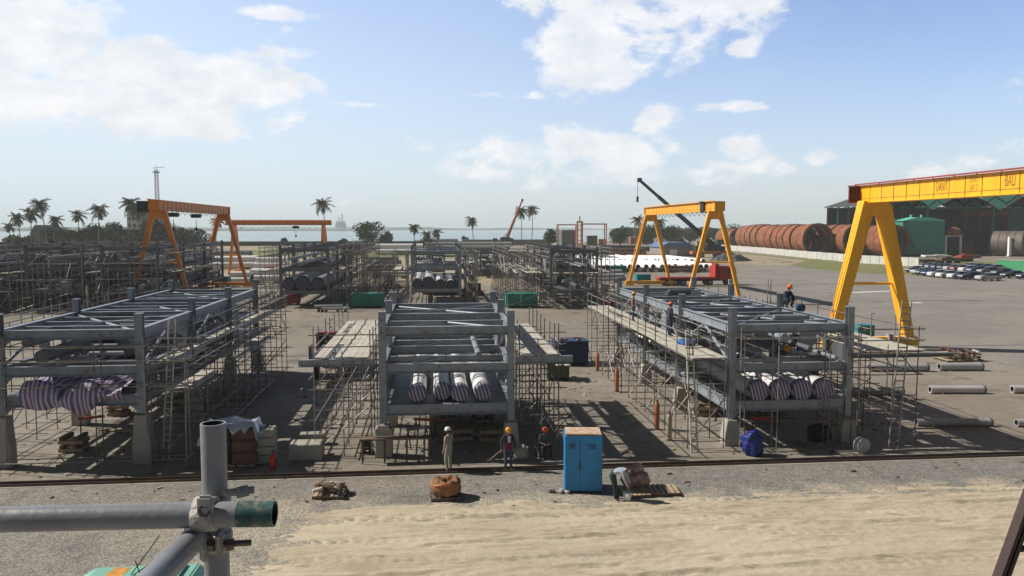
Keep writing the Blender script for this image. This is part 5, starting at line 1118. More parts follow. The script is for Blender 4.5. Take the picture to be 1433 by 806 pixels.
g = G(878, 700); t = thing('bucket', 'small grey-white bucket beside the feet of the bending man', 'bucket', g); b = MB(); b.lathe([(.001, 0), (.12, 0), (.15, .30), (.14, .30), (.11, .02)], WHITE, 18); b.build('shell', t); b = MB(); b.tube([(-.15, 0, .28), (-.1, 0, .42), (.1, 0, .42), (.15, 0, .28)], .008, DARK, 5); b.build('handle', t)
g = G(785, 690); 
for k, (dx, dy, lb) in enumerate([(-.32, .08, 'leftmost stone left of the blue cabinet'), (0, 0, 'middle stone left of the blue cabinet'), (.22, -.04, 'stone touching the foot of the blue cabinet')]):
    o = box('stone', (g.x + dx, g.y + dy, .06), (.24, .16, .12), CONC if k else RUSTD, None, rz=k, bev=.03); L(o, lb, 'stone')
t, g = pallet(463, 694, 1.15, .85, -.1, 'small pallet holding broken timber on the gravel, left of the sacking coil', 6)
t2 = thing('broken_timber', 'broken timber pieces on the left small pallet', 'timber', (g.x, g.y, .14))
for k in range(14): box('timber_piece', (rnd.uniform(-.45, .4), rnd.uniform(-.3, .3), .06 + rnd.random() * .28), (rnd.choice((.5, .35)), .14, .10), rnd.choice((WOOD, RUST, WOODD, PLANK)), t2, rot=(0, rnd.uniform(-.3, .3), rnd.uniform(0, 3)))
t, g = pallet(624, 696, 1.1, .9, .05, 'dark low pallet under the brown sacking coil', 5, m=WOODD)
t2 = thing('sacking_coil', 'coil of orange-brown sacking in a ring on the dark pallet', 'coil', (g.x, g.y, .14)); b = MB(); n1, n2 = 40, 14; vs = []
for i in range(n1):
    a = 2 * math.pi * i / n1
    for j in range(n2):
        p_ = 2 * math.pi * j / n2; rr = .34 + .15 * math.cos(p_) * (1 + .5 * noise.noise(Vector((a * 3, p_, 2)))) + .05 * noise.noise(Vector((a * 9, p_ * 3, 2))); z = .27 + .27 * math.sin(p_) * (1 + .6 * noise.noise(Vector((a * 2, p_ * 2, 5)))) + .06 * noise.noise(Vector((a * 8, p_ * 4, 9))); vs.append((rr * math.cos(a) * 1.12, rr * math.sin(a), max(0, z)))
b.add(vs, [(i * n2 + j, ((i + 1) % n1) * n2 + j, ((i + 1) % n1) * n2 + (j + 1) % n2, i * n2 + (j + 1) % n2) for i in range(n1) for j in range(n2)], BROWNB, True); b.build('coil_body', t2)
b = MB(); b.tube([(.45 * math.cos(a) * 1.1, .45 * math.sin(a), .42 + .05 * math.sin(a * 3)) for a in [i * .35 for i in range(19)]], .05, ORUST, 8); b.build('rope_turn', t2)
for k, (px, lb) in enumerate(((1074, 'left'), (1078, 'right'))):
    g = G(px, 424); t = thing('steel_post', '%s one of two thin posts standing together on the apron behind the right module' % lb, 'post', g); tube('post', (0, 0, 0), (.03, 0, 3.1 - .2 * k), .06, GALV, t, 8); box('foot_plate', (0, 0, .02), (.3, .3, .03), DARK, t)
cont(1199, 1224, 455, 482, TURQ, 'dark teal box on the apron behind the platform by the ladder', depth=1.1)
cont(1243, 1250, 468, 487, GREYP, 'small grey upright box left of the yellow gantry foot', depth=.4)
# blue cabinet
g = G(819, 690.5); t = thing('blue_cabinet', 'tall bright blue steel cabinet with a double door and a rusty top, on the gravel', 'cabinet', (g.x, g.y + .55, 0), R(-7)); W_, H = 1.36, 2.12
box('carcass', (0, 0, .08 + (H - .1) / 2), (W_, 1.05, H - .1), CYANB, t, bev=.012)
box('door', (-W_ / 4 + .03, -.537, H / 2 + .02), (W_ * .42, .022, H - .28), CYANB, t, bev=.006) if False else None
box('door', (-W_ * .295, -.538, H / 2), (W_ * .375, .024, H - .22), CYANB, t, bev=.006); box('door', (W_ * .205, -.538, H / 2), (W_ * .565, .024, H - .22), CYANB, t, bev=.006)
box('handle', (-W_ * .09, -.565, H * .5), (.04, .04, .22), DARK, t); box('hasp', (-W_ * .09, -.56, H * .42), (.12, .03, .05), CYANB, t); box('base_frame', (0, 0, .045), (W_ - .06, .98, .088), DARK, t)
box('top_board', (0, 0, H + .035), (W_ - .08, 1.0, .05), BOARD, t)
b = MB()
for q in range(4): b.box((-W_ * .3, -.556, H * .86 - q * .05), (.22, .012, .018), DARK)
b.build('vent_grille', t); b = MB()
for q in range(4): b.box((W_ * .22, -.556, H * .86 - q * .05), (.30, .012, .018), DARK)
b.build('vent_grille', t)
for q in (-.5, 0, .5): box('hinge', (W_ * .49, -.55, H * (.5 + q * .6)), (.03, .03, .12), CYANB, t)

# ------------------------------------------------------------------ yard stock in the middle distance
grp = 'white coated pipes lying in the long row behind the red truck'
for r_i, (pyb, L_) in enumerate(((381, 30), (372, 36))):
    a = G(833 if r_i else 826, pyb); c = G(1004 if r_i == 0 else 985, pyb); n_ = 17 if r_i == 0 else 19
    for k in range(n_):
        x = a.x + (c.x - a.x) * k / (n_ - 1); y = a.y + (c.y - a.y) * k / (n_ - 1) * (.6) + rnd.uniform(-1.5, 1.5)
        t = thing('coated_pipe', 'white coated pipe in the front rank of the pipe rows behind the red truck' if r_i == 0 else 'white coated pipe in the rear rank of the pipe rows behind the red truck', 'pipe', (x, y, 0), R(rnd.uniform(-1, 1)), grp + (' front' if r_i == 0 else ' rear'))
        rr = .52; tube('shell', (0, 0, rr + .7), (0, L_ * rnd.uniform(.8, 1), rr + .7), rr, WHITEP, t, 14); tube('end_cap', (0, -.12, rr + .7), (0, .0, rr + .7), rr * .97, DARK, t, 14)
        for q in (1.5, L_ * .6): box('trestle', (0, q, .34), (.9, .4, .68), WOODD, t)
def row_pipes(px0, px1, yb, n, z_r, m, lbl, group, L_y=8, slant=0.0, endm=DARK):
    a = G(px0, yb); c = G(px1, yb)
    for k in range(n):
        x = a.x + (c.x - a.x) * (k + .5) / n; t = thing('coated_pipe', lbl, 'pipe', (x, a.y, 0), slant, group)
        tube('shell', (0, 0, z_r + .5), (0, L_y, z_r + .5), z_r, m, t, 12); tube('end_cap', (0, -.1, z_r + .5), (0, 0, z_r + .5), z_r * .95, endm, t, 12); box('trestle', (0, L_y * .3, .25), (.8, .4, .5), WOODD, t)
row_pipes(645, 712, 380, 7, .75, WHITEP, 'white slanting pipe in the short row right of the rear middle module', 'white slanting pipes right of the rear middle module', 13, R(-6))
def long_pipes(px0, px1, yb, n, r, m, label, group=None, dz=True):
    a = G(px0, yb); c = G(px1, yb); 
    t0 = None
    for k in range(n):
        row = k % max(1, (n + 1) // 2) if dz else k; z = r + (1.75 * r if (dz and k >= (n + 1) // 2) else 0) + .25
        t = thing('long_pipe', label, 'pipe', (a.x + rnd.uniform(-.5, .5), a.y + row * 2.1 * r + (r if (dz and k >= (n + 1) // 2) else 0), 0), 0, group or 'long pipes stacked crosswise'); W_ = c.x - a.x
        tube('shell', (0, 0, z), (W_, 0, z), r, m, t, 14)
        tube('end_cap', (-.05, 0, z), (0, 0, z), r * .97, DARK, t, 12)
        for q in (.15, .85): box('bearer', (W_ * q, 0, (z - r) / 2), (.3, 1.6 * r, z - r), WOODD, t)
long_pipes(640, 706, 367.5, 2, .45, GREYP, 'grey long pipe lying crosswise right of the rear middle module, lower pair', dz=False, group='lower pair of crosswise pipes')
long_pipes(640, 706, 361, 3, .5, STEEL, 'grey long pipe lying crosswise right of the rear middle module, upper stack', group='upper stack of crosswise pipes')
long_pipes(640, 712, 355, 5, .6, PIPED, 'dark long pipe in the low stack behind the rear middle module', group='dark crosswise stack')
long_pipes(596, 716, 349, 5, .8, GREYP, 'grey long pipe in the far stack on the edge of the quay', group='far grey crosswise stack')
long_pipes(600, 640, 343, 5, .9, GREYP, 'pale long pipe in the farthest stack above the rear middle module', group='farthest crosswise stack')
long_pipes(648, 770, 343.5, 7, .8, PIPED, 'dark long pipe in the farthest stack right of the rear middle module', group='farthest dark crosswise stack')
long_pipes(273, 356, 377, 6, .75, WHITEP, 'white wrapped long pipe in the stack between the orange gantry legs', group='white wrapped stack by the orange gantry')
long_pipes(358, 402, 377, 3, .7, WHITEP, 'white wrapped pipe just right of the orange gantry legs', group='white wrapped pipes right of the orange gantry')
long_pipes(318, 345, 399, 3, .55, WHITEP, 'white short pipe beside the turquoise box', group='white short pipes beside the turquoise box')
long_pipes(348, 395, 396, 4, .6, WHITEP, 'white pipe in the pile left of the rear left module', group='white pipes left of the rear left module')
long_pipes(253, 347, 364, 5, .7, STEEL, 'blue-grey long pipe in the stack far behind the orange gantry', group='blue-grey stack behind the orange gantry')
long_pipes(527, 592, 357, 5, 1.0, WHITEP, 'white wrapped long pipe behind the rear modules, near the green field', group='white wrapped stack near the green field')
long_pipes(510, 560, 371, 4, .5, PIPED, 'dark pipe in the scrap pile beside the rear left module', group='dark pipes beside the rear left module')
long_pipes(820, 875, 396, 4, .35, GREYP, 'thin grey pipe lying left of the yellow gantry foot', group='thin grey pipes left of the yellow gantry')
cont(372, 392, 373, 386, REDM, 'dull red tank left of the rear left module', 'red_tank', 'tank', 3)
cont(402, 418, 413, 427, REDM, 'dark red box at the front corner of the rear left module', depth=1.5)
cont(660, 673, 397, 412, DARK, 'dark upright box right of the rear middle module', depth=1.5)
heap('dark heap of scrap beside the rear middle module scaffold', 'heap', 660, 415, 1.9, 1.7, RUSTD, 31)
heap('low dark heap between the rear modules', 'heap', 548, 404, 1.8, 1.2, RUSTD, 33)
heap('dark earth heap left of the rust rings, in front of the barrier wall', 'heap', 1029, 366, 6.5, 2.6, PIPED, 35, .6)
heap('black heap behind the grey shed with the blue roof', 'heap', 958, 353, 8, 4.6, DARK, 36, .6)
heap('brown heap of earth in front of the barrier wall', 'heap', 1090, 368, 7, .9, FIELD, 37, .8)
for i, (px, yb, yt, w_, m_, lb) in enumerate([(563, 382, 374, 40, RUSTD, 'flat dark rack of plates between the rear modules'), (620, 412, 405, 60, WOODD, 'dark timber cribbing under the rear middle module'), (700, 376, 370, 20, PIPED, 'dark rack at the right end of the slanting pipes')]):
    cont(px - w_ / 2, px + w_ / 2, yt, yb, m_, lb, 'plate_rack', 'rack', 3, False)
t, W_, H = px_box('storage_shed', 'grey-walled shed with a blue roof behind the yellow gantry', 'shed', 925, 972, 346, 359, 14, mat('grey_shed_wall', (.24, .24, .26), .8, 0, .1, .2), roof=mat('blue_roof', (.12, .20, .36), .6, 0, .1, .2), roofh=1.6)
box('door', (W_ * -.12, -7.05, H * .4), (2.6, .1, H * .7), WHITE, t)
px_box('storage_shed', 'grey shed seen through the distant red frames', 'shed', 786, 809, 322, 344, 14, mat('slate_shed_wall', (.12, .125, .14), .8, 0, .1, .2))
for i, (x0, x1, yt, yb, c, lb) in enumerate([(857, 873, 333, 341, (.34, .10, .07), 'red shipping container far behind the left yellow leg'), (873, 881, 333, 341, (.55, .52, .47), 'cream shipping container far behind the yellow gantry'), (882, 897, 331, 342, (.36, .12, .07), 'orange-red container far behind the left yellow leg'), (822, 836, 329, 345, (.05, .07, .05), 'dark green container behind the distant frames'),
     (838, 848, 334, 346, (.25, .14, .11), 'brown container right of the dark green one'), (842, 890, 343, 351, (.07, .08, .12), 'long dark blue-grey rack left of the yellow leg'), (893, 922, 345, 352, (.12, .10, .09), 'low brown rack between the yellow legs'), (940, 955, 332, 340, (.30, .09, .08), 'distant red container between the yellow legs'), (900, 915, 334, 342, (.12, .16, .2), 'blue-grey distant container between the yellow legs'), (1003, 1016, 335, 346, (.03, .05, .03), 'dark green box left of the smallest rust rings'), (975, 995, 337, 345, (.3, .3, .3), 'pale distant container near the black crane')]):
    cont(x0, x1, yt, yb, mat('container_paint_%d' % i, c, .6, 0, .15, .2), lb, 'shipping_container', 'container', 3)
for i, (px, yb, c, lb) in enumerate([(913, 349, 'white', 'distant white car between the yellow legs'), (925, 347, 'red', 'distant red car between the yellow legs'), (942, 345, 'blue', 'distant blue car behind the blue-roofed shed'), (957, 344, 'grey', 'distant grey car behind the blue-roofed shed'), (970, 346, 'white', 'distant white car right of the blue-roofed shed'), (984, 344, 'black', 'distant black car near the black crane')]):
    g = G(px, yb); car(g.x, g.y, rnd.uniform(0, 3), c, lb)

# clutter under and around the modules
for i in range(26):
    nm, mx = rnd.choice((('left', M1X), ('right', M3X), ('middle', M2X))); x = mx + rnd.uniform(.6, 4.8); y = YM + rnd.uniform(.8, 9 if nm == 'middle' else 18)
    kind = rnd.choice(('crib', 'trestle', 'board'))
    if kind == 'crib':
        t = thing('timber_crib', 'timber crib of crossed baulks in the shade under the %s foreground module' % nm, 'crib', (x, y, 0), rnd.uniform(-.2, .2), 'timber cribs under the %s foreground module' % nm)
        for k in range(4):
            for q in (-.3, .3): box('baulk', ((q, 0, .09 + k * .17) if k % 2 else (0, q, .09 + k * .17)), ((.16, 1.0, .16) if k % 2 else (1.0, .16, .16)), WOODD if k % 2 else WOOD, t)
    elif kind == 'trestle':
        t = thing('steel_trestle', 'small steel trestle standing under the %s foreground module' % nm, 'trestle', (x, y, 0), rnd.uniform(-.5, .5), 'steel trestles under the %s foreground module' % nm)
        box('top_bar', (0, 0, .82), (1.1, .12, .1), REDM if i % 3 else STEEL, t)
        for q in (-.45, .45):
            for s in (-1, 1): tube('leg', (q, 0, .78), (q, s * .28, 0), .03, DARK, t, 6)
    else:
        o = box('loose_board', (x, y, .04 + .01 * (i % 3)), (2.2, .25, .05), PLANK if i % 2 else WOOD, None, rz=rnd.uniform(0, 3)); L(o, 'loose board lying on the ground under the %s foreground module' % nm, 'board', 'loose boards under the %s foreground module' % nm)
for i, (px, py, dx, dy, m_, lb) in enumerate([(255, 655, 3.0, .1, RUSTT, 'thin tube lying on the ground in front of the left module'), (1130, 634, 2.6, .0, GALV, 'thin white tube on the ground in front of the right module'), (1000, 590, .9, 2.2, RUSTT, 'rusty tube lying under the right scaffold'), (745, 640, 2.0, 1.6, RUSTT, 'tube propped behind the seated worker')]):
    g = G(px, py); t = thing('loose_tube', lb, 'tube', (g.x, g.y, .04)); tube('tube', (0, 0, 0), (dx, dy, 0 if i != 3 else 1.5), .026, m_, t, 6); tube('coupling', (dx * .4, dy * .4, 0 if i != 3 else .6), (dx * .45, dy * .45, 0 if i != 3 else .675), .04, DARK, t, 8)
g = G(545, 640)
for x, lb in ((462, 'left'), (524, 'right')):
    g = G(x, 645); 
blk(525, 549, 600, 641, CONC, 'tall pale concrete pedestal left of the front opening of the middle module', 'block', .7, 'concrete_pedestal')
cont(505, 521, 622, 636, DARK, 'small open dark box with an orange lid near the left pedestal', 'tool_box', 'box', .5, False)
g = G(595, 650); t = thing('work_bench', 'rough timber trestle bench beneath the front of the middle module', 'bench', (g.x - 1.2, g.y + .5, 0)); box('bench_top', (0, 0, 1.0), (2.9, .5, .06), WOODD, t)
for q in (-1.35, -.45, .45, 1.35):
    for s in (-.2, .2): tube('leg', (q, s, 0), (q, s, .98), .035, WOODD, t, 6)

# ---- more stock and clutter in the middle distance
for i, (px0, px1, yb, n, r, m_, lb) in enumerate([
    (515, 556, 382, 5, .4, RUSTD, 'rusty pipe in the low stack right of the rear left module'), (520, 572, 390, 4, .3, GREYP, 'thin grey pipe in the bundle left of the rear middle module'),
    (650, 700, 389, 3, .3, PIPED, 'thin dark pipe in front of the white slanting pipes'), (446, 484, 437, 3, .16, GREYP, 'thin pipe on the ground left of the left teal container'),
    (832, 872, 389, 5, .35, GREYP, 'grey pipe on the trestles behind the yellow gantry foot'), (930, 985, 382, 4, .35, RUSTD, 'rusty pipe beyond the red truck bed'), (800, 850, 362, 5, .6, PIPED, 'dark pipe in the stack left of the white pipe rows'),
    (775, 850, 356, 6, .6, STEEL_D, 'blue-grey pipe in the stack below the distant frames'), (845, 905, 358, 5, .6, RUSTD, 'brown pipe in the stack beyond the white pipe rows'), (430, 520, 350, 5, .7, PIPED, 'dark pipe in the far stack above the rear left module')]):
    long_pipes(px0, px1, yb, n, r, m_, lb, group=lb.replace('pipe in', 'pipes in'))
for i, (x0, x1, yt, yb, m_, lb) in enumerate([(512, 524, 368, 378, RUSTD, 'brown crate beside the low rusty pipe stack'), (540, 552, 385, 395, STEEL_D, 'grey crate left of the rear middle module'), (655, 664, 384, 392, PIPED, 'small dark crate in front of the slanting pipes'), (842, 852, 398, 408, CONC, 'grey concrete weight right of the rear right module'), (830, 838, 410, 421, REDM, 'small red cabinet right of the rear right module'), (845, 862, 421, 430, REDM, 'low red rack at the far end of the right scaffold'), (770, 782, 366, 374, TEAL, 'small green box behind the rear right module'), (880, 888, 356, 363, DARK, 'small black box beyond the white pipe rows'), (345, 352, 384, 398, DARK, 'dark drum stand by the right orange leg')]):
    cont(x0, x1, yt, yb, m_, lb, 'storage_crate', 'crate', 1.8)
scaffold('scaffold row standing in front of the scrap beside the rear left module', [-8.2, -6.8], fr(108, 128, 2.4), [.5, 2.3, 4.1], [], 91, r=.045)
scaffold('scaffold screen behind the rear left module', [-17, -14.5, -12.0], [136, 138, 140], [.5, 2.4, 4.4, 6.4], [(6.4, -17, -12, .5)], 92, r=.05)
scaffold('scaffold in front of the rear right module', [14.3, 16.2, 18.1, 19.8], [92.6, 94.2], [.5, 2.3, 4.2, 6.0], [(4.2, 14.3, 19.8, .4)], 93, r=.04)
for i in range(4):
    module(['low rear module behind the middle pair, left one', 'low rear module behind the middle pair, right one', 'low module behind the rear right module', 'low frame left of the white pipe rows'][i], (-4, 9, 15, 24)[i], (150, 152, 130, 150)[i], 6, [0, 10, 20], 1.5, 3.2, 4.8, 5.2, seed=120 + i, pipes=24, infill=2, col=STEEL_D, group='low modules in the middle distance')
# rubble and offcuts on the yard: nobody could count it
b = MB(); r_ = random.Random(77)
for i in range(950):
    if i < 700: x, y = r_.uniform(-19, 24), r_.uniform(31.6, 58)
    elif i < 780: x, y = r_.uniform(-18, 26), r_.uniform(26.5, 30)
    else: x, y = r_.uniform(-30, 60), r_.uniform(58, 130)
    s_ = r_.uniform(.02, .07) * (1 if y < 58 else 1.6); b.box((x, y, s_ * .4), (s_ * r_.uniform(1, 4), s_, s_ * .8), r_.choice((WOOD, WOODD, CONC, WOODD, PLANK, DARK)), Matrix.Rotation(r_.uniform(0, 3), 3, 'Z'))
o = b.build('debris'); L(o, 'small offcuts and rubble scattered over the yard', 'debris', kind='stuff')
# ------------------------------------------------------------------ people
SKIN = mat('skin', (.25, .13, .08), .6, 0, .08, 6)
HAIR = mat('dark_hair', (.02, .018, .016), .7)
def person(label, loc, rz, J, cloth, helmet=None, sc_=1.0, vest=None, held=None):
    """J joint dict in metres, local frame, body faces -y."""
    t_name = 'person'
    names = [k for k in J if k not in ('head', 'face')]; idx = {n: i for i, n in enumerate(names)}
    bones = [('pelvis', 'waist', 'legs'), ('waist', 'chest', 'top'), ('chest', 'neck0', 'top'), ('neck0', 'neck', 'skin'),
             ('chest', 'shL', 'top'), ('shL', 'elL', 'top'), ('elL', 'wrL', 'sleeve'), ('chest', 'shR', 'top'), ('shR', 'elR', 'top'), ('elR', 'wrR', 'sleeve'),
             ('pelvis', 'hipL', 'legs'), ('hipL', 'knL', 'legs'), ('knL', 'anL', 'legs'), ('anL', 'toL', 'shoe'), ('pelvis', 'hipR', 'legs'), ('hipR', 'knR', 'legs'), ('knR', 'anR', 'legs'), ('anR', 'toR', 'shoe'),
             ('wrL', 'paL', 'skin'), ('wrR', 'paR', 'skin')]
    rad = dict(pelvis=(.165, .125), waist=(.155, .115), chest=(.185, .125), neck0=(.075, .07), neck=(.055, .055), shL=(.078, .078), shR=(.078, .078), elL=(.056, .056), elR=(.056, .056), wrL=(.036, .036), wrR=(.036, .036),
               hipL=(.105, .105), hipR=(.105, .105), knL=(.075, .075), knR=(.075, .075), anL=(.058, .058), anR=(.058, .058), toL=(.048, .04), toR=(.048, .04), paL=(.040, .022), paR=(.040, .022))
    me = bpy.data.meshes.new('body'); me.from_pydata([J[n] for n in names], [(idx[a], idx[b]) for a, b, _ in bones], [])
    ob = bpy.data.objects.new('body', me); COL.objects.link(ob)
    md = ob.modifiers.new('skin', 'SKIN'); md.use_smooth_shade = True
    if not me.skin_vertices: 
        pass
    lay = me.skin_vertices[0].data if len(me.skin_vertices) else me.attributes.new('skin', 'FLOAT', 'POINT')
    for n in names:
        lay[idx[n]].radius = rad[n]; lay[idx[n]].use_root = (n == 'pelvis')
    sb = ob.modifiers.new('sub', 'SUBSURF'); sb.levels = 2; sb.render_levels = 2
    dg = bpy.context.evaluated_depsgraph_get(); me2 = bpy.data.meshes.new_from_object(ob.evaluated_get(dg)); bpy.data.objects.remove(ob)
    bm = bmesh.new(); bm.from_mesh(me2)
    slots = [cloth['top'], cloth['legs'], SKIN, cloth['shoe'], cloth.get('sleeve', cloth['top'])]; key = dict(top=0, legs=1, skin=2, shoe=3, sleeve=4)
    bn = [(Vector(J[a]), Vector(J[b]), k) for a, b, k in bones]
    for f in bm.faces:
        c = f.calc_center_median(); best = None
        for a, b_, k in bn:
            d = b_ - a; u = max(0, min(1, (c - a).dot(d) / d.length_squared)); q = (c - (a + d * u)).length
            if best is None or q < best[0]: best = (q, k)
        f.material_index = key[best[1]]; f.smooth = True
    # head
    hd = Vector(J['head']); up = (hd - Vector(J['neck'])).normalized(); face = Vector(J.get('face', (0, -1, 0))).normalized(); face = (face - up * face.dot(up)).normalized(); side = up.cross(face) * -1
    def put(v): return hd + side * v[0] + face * v[1] + up * v[2]
    n1, n2 = 20, 14; ring_ = []
    for j in range(n2 + 1):
        ph = math.pi * j / n2; rowv = []
        for i in range(n1):
            th = 2 * math.pi * i / n1; x = math.sin(ph) * math.cos(th); y = math.sin(ph) * math.sin(th); z = math.cos(ph)
            jaw = 1 - .22 * max(0, -z); vx = x * .077 * jaw; vy = y * .098 * (1 - .12 * max(0, -z)); vz = z * .118
            if y > .85 and -.28 < z < .12: vy += .022 * (1 - abs(x) * 3 if abs(x) < .33 else 0)      # nose
            if y > .75 and abs(z - .16) < .1 and .2 < abs(x) < .55: vy -= .010                        # eye sockets
            rowv.append(bm.verts.new(put((vx, vy, vz))))
        ring_.append(rowv)
    for j in range(n2):
        for i in range(n1):
            try: f = bm.faces.new((ring_[j][i], ring_[j][(i + 1) % n1], ring_[j + 1][(i + 1) % n1], ring_[j + 1][i])); f.material_index = 2; f.smooth = True
            except Exception: pass
    # ears, fingers
    def seg(p, q, r0, r1, mi):
        d = (q - p).normalized(); a = d.orthogonal().normalized(); b2 = d.cross(a); A = [bm.verts.new(p + (a * math.cos(k * 1.047) + b2 * math.sin(k * 1.047)) * r0) for k in range(6)]; B = [bm.verts.new(q + (a * math.cos(k * 1.047) + b2 * math.sin(k * 1.047)) * r1) for k in range(6)]
        for k in range(6): f = bm.faces.new((A[k], A[(k + 1) % 6], B[(k + 1) % 6], B[k])); f.material_index = mi; f.smooth = True
        bm.faces.new(B).material_index = mi; bm.faces.new(A[::-1]).material_index = mi
    for s in (-1, 1): seg(put((s * .072, -.005, .03)), put((s * .088, -.018, -.02)), .018, .012, 2)
    for S in ('L', 'R'):
        w, p = Vector(J['wr' + S]), Vector(J['pa' + S]); d = (p - w).normalized(); sg = 1 if S == 'L' else -1
        fr_ = face - d * face.dot(d); fr_ = fr_.normalized() if fr_.length > .1 else side; nrm = d.cross(fr_).normalized() * sg
        for k, ln in enumerate((.070, .078, .073, .058)):
            a = p + fr_ * (.028 - k * .019) ; m1 = a + d * ln * .55; m2 = m1 + (d * .7 - nrm * .7).normalized() * ln * .5; seg(a - d * .02, m1, .0095, .009, 2); seg(m1, m2, .009, .0075, 2)
        a = w + d * .03 + fr_ * .03; m1 = a + (d * .6 + fr_ * .7).normalized() * .04; seg(a - fr_ * .015, m1, .012, .010, 2); seg(m1, m1 + (d * .9 + fr_ * .1).normalized() * .03, .010, .008, 2)
    bmesh.ops.recalc_face_normals(bm, faces=bm.faces)
    mesh = bpy.data.meshes.new('person_body'); bm.to_mesh(mesh); bm.free(); 
    for m_ in slots: mesh.materials.append(m_)
    o = new('person', mesh, None, Matrix.Translation(Vector(loc)) @ Matrix.Rotation(rz, 4, 'Z') @ Matrix.Scale(sc_, 4)); L(o, label, 'person')
    # eyes and mouth (tiny), hair or helmet as children
    b = MB()
    for s in (-1, 1): b.box(put((s * .030, .088, .022)), (.016, .012, .010), HAIR)
    b.box(put((0, .088, -.052)), (.036, .012, .007), mat('lips', (.2, .07, .05))); b.build('facial_features', o)
    B_ = Matrix((side, face, up)).transposed().to_4x4(); B_.translation = hd
    if helmet:
        b = MB(); b.lathe([(.118, .025), (.122, .05), (.116, .10), (.09, .142), (.045, .160), (.001, .163)], helmet, 22, B_)
        b.add([B_ @ Vector((x, y, z)) for x, y, z in [(-.09, .08, .03), (.09, .08, .03), (.075, .165, .018), (0, .185, .014), (-.075, .165, .018), (-.09, .08, .04), (.09, .08, .04), (.075, .165, .027), (0, .185, .023), (-.075, .165, .027)]], [(0, 1, 2, 3, 4), (9, 8, 7, 6, 5), (1, 2, 7, 6), (2, 3, 8, 7), (3, 4, 9, 8)], helmet); b.build('helmet', o)
    b = MB(); b.lathe([(.084, -.05), (.090, .0), (.088, .06), (.07, .10), (.001, .125)] if not helmet else [(.082, -.05), (.088, .0), (.086, .03)], HAIR, 18, B_ @ Matrix.Translation((0, -.018, 0)) @ Matrix.Diagonal((1, 1.12, 1, 1))); b.build('hair', o)
    if vest: b = MB(); vest(b); b.build('vest', o)
    return o
def stand(**k):
    J = dict(pelvis=(0, 0, .96), waist=(0, 0, 1.10), chest=(0, -.01, 1.32), neck0=(0, .0, 1.47), neck=(0, -.01, 1.52), head=(0, -.03, 1.635), shL=(.19, 0, 1.41), elL=(.235, .02, 1.14), wrL=(.24, -.06, .90), paL=(.24, -.09, .82), shR=(-.19, 0, 1.41), elR=(-.235, .02, 1.14), wrR=(-.24, -.06, .90), paR=(-.24, -.09, .82),
             hipL=(.095, 0, .90), knL=(.10, -.02, .50), anL=(.10, .02, .09), toL=(.12, -.13, .045), hipR=(-.095, 0, .90), knR=(-.10, -.02, .50), anR=(-.10, .02, .09), toR=(-.12, -.13, .045)); J.update(k); return J
COV = mat('grey_coveralls', (.30, .275, .235), .85, 0, .14, 6); DEN = mat('blue_jeans', (.05, .075, .13), .85, 0, .25, 7); NVJ = mat('navy_jacket', (.03, .03, .055), .8, 0, .2, 7); SHO = mat('work_boots', (.05, .035, .025), .7); LBL = mat('pale_blue_shirt', (.36, .40, .48), .8, 0, .12, 7); DKT = mat('dark_teal_trousers', (.02, .045, .05), .85, 0, .2, 7); ORJ = mat('orange_jacket', (.60, .12, .03), .7)
WHH = mat('white_helmet_shell', (.8, .8, .78), .35, 0, .03); ORH = mat('orange_helmet_shell', (.80, .33, .02), .35, 0, .05); ORH2 = mat('red_orange_helmet_shell', (.75, .14, .02), .35, 0, .05); BLW = mat('dark_blue_overalls', (.02, .035, .06), .85, 0, .2, 7); GRY = mat('grey_jacket', (.10, .105, .125), .85, 0, .2, 7); SCF = mat('pale_scarf', (.5, .5, .52), .8); MAR = mat('maroon_shirt', (.20, .015, .03), .8)
g = G(628, 660)
person('man in grey coveralls and white helmet seen from behind, looking left', g, R(-128), stand(elR=(-.24, -.04, 1.15), wrR=(-.19, -.24, 1.02), paR=(-.16, -.31, 1.0), toL=(.14, -.12, .045), knL=(.11, -.06, .50)), dict(top=COV, legs=COV, shoe=SHO), WHH, 1.0)
g = G(711, 658)
def vest1(b):
    b.box((0, -.135, 1.03), (.30, .035, .22), MAR); b.box((.02, -.142, 1.31), (.11, .03, .26), SCF)
person('man in a navy jacket, red shirt, jeans and orange helmet facing the camera', g, R(8), stand(elL=(.27, .0, 1.15), wrL=(.25, -.12, .96), paL=(.25, -.17, .90), elR=(-.28, .02, 1.15), wrR=(-.30, -.08, .92), paR=(-.31, -.11, .84), knL=(.11, -.10, .51), toL=(.13, -.22, .045), anL=(.11, -.06, .09), anR=(-.10, .06, .09), toR=(-.12, -.09, .045)), dict(top=NVJ, legs=DEN, shoe=SHO), ORH, .97, vest1)
g = G(688, 642); t = thing('hammer', 'long-handled hammer carried low by the man in the orange helmet', 'hammer', (G(711, 658).x - .36, G(711, 658).y - .05, .78)); tube('handle', (.05, 0, .02), (-.42, -.05, -.35), .016, WOOD, t, 6); box('hammer_head', (-.43, -.05, -.36), (.10, .16, .08), DARK, t, rot=(0, .6, 0))
o = blob('sack', 'pale sack behind the man in the orange helmet', 'sack', 730, 646, .28, .62, mat('pale_sacking', (.33, .30, .26), .85, 0, .2, 6), 51); 
g = G(760, 640)
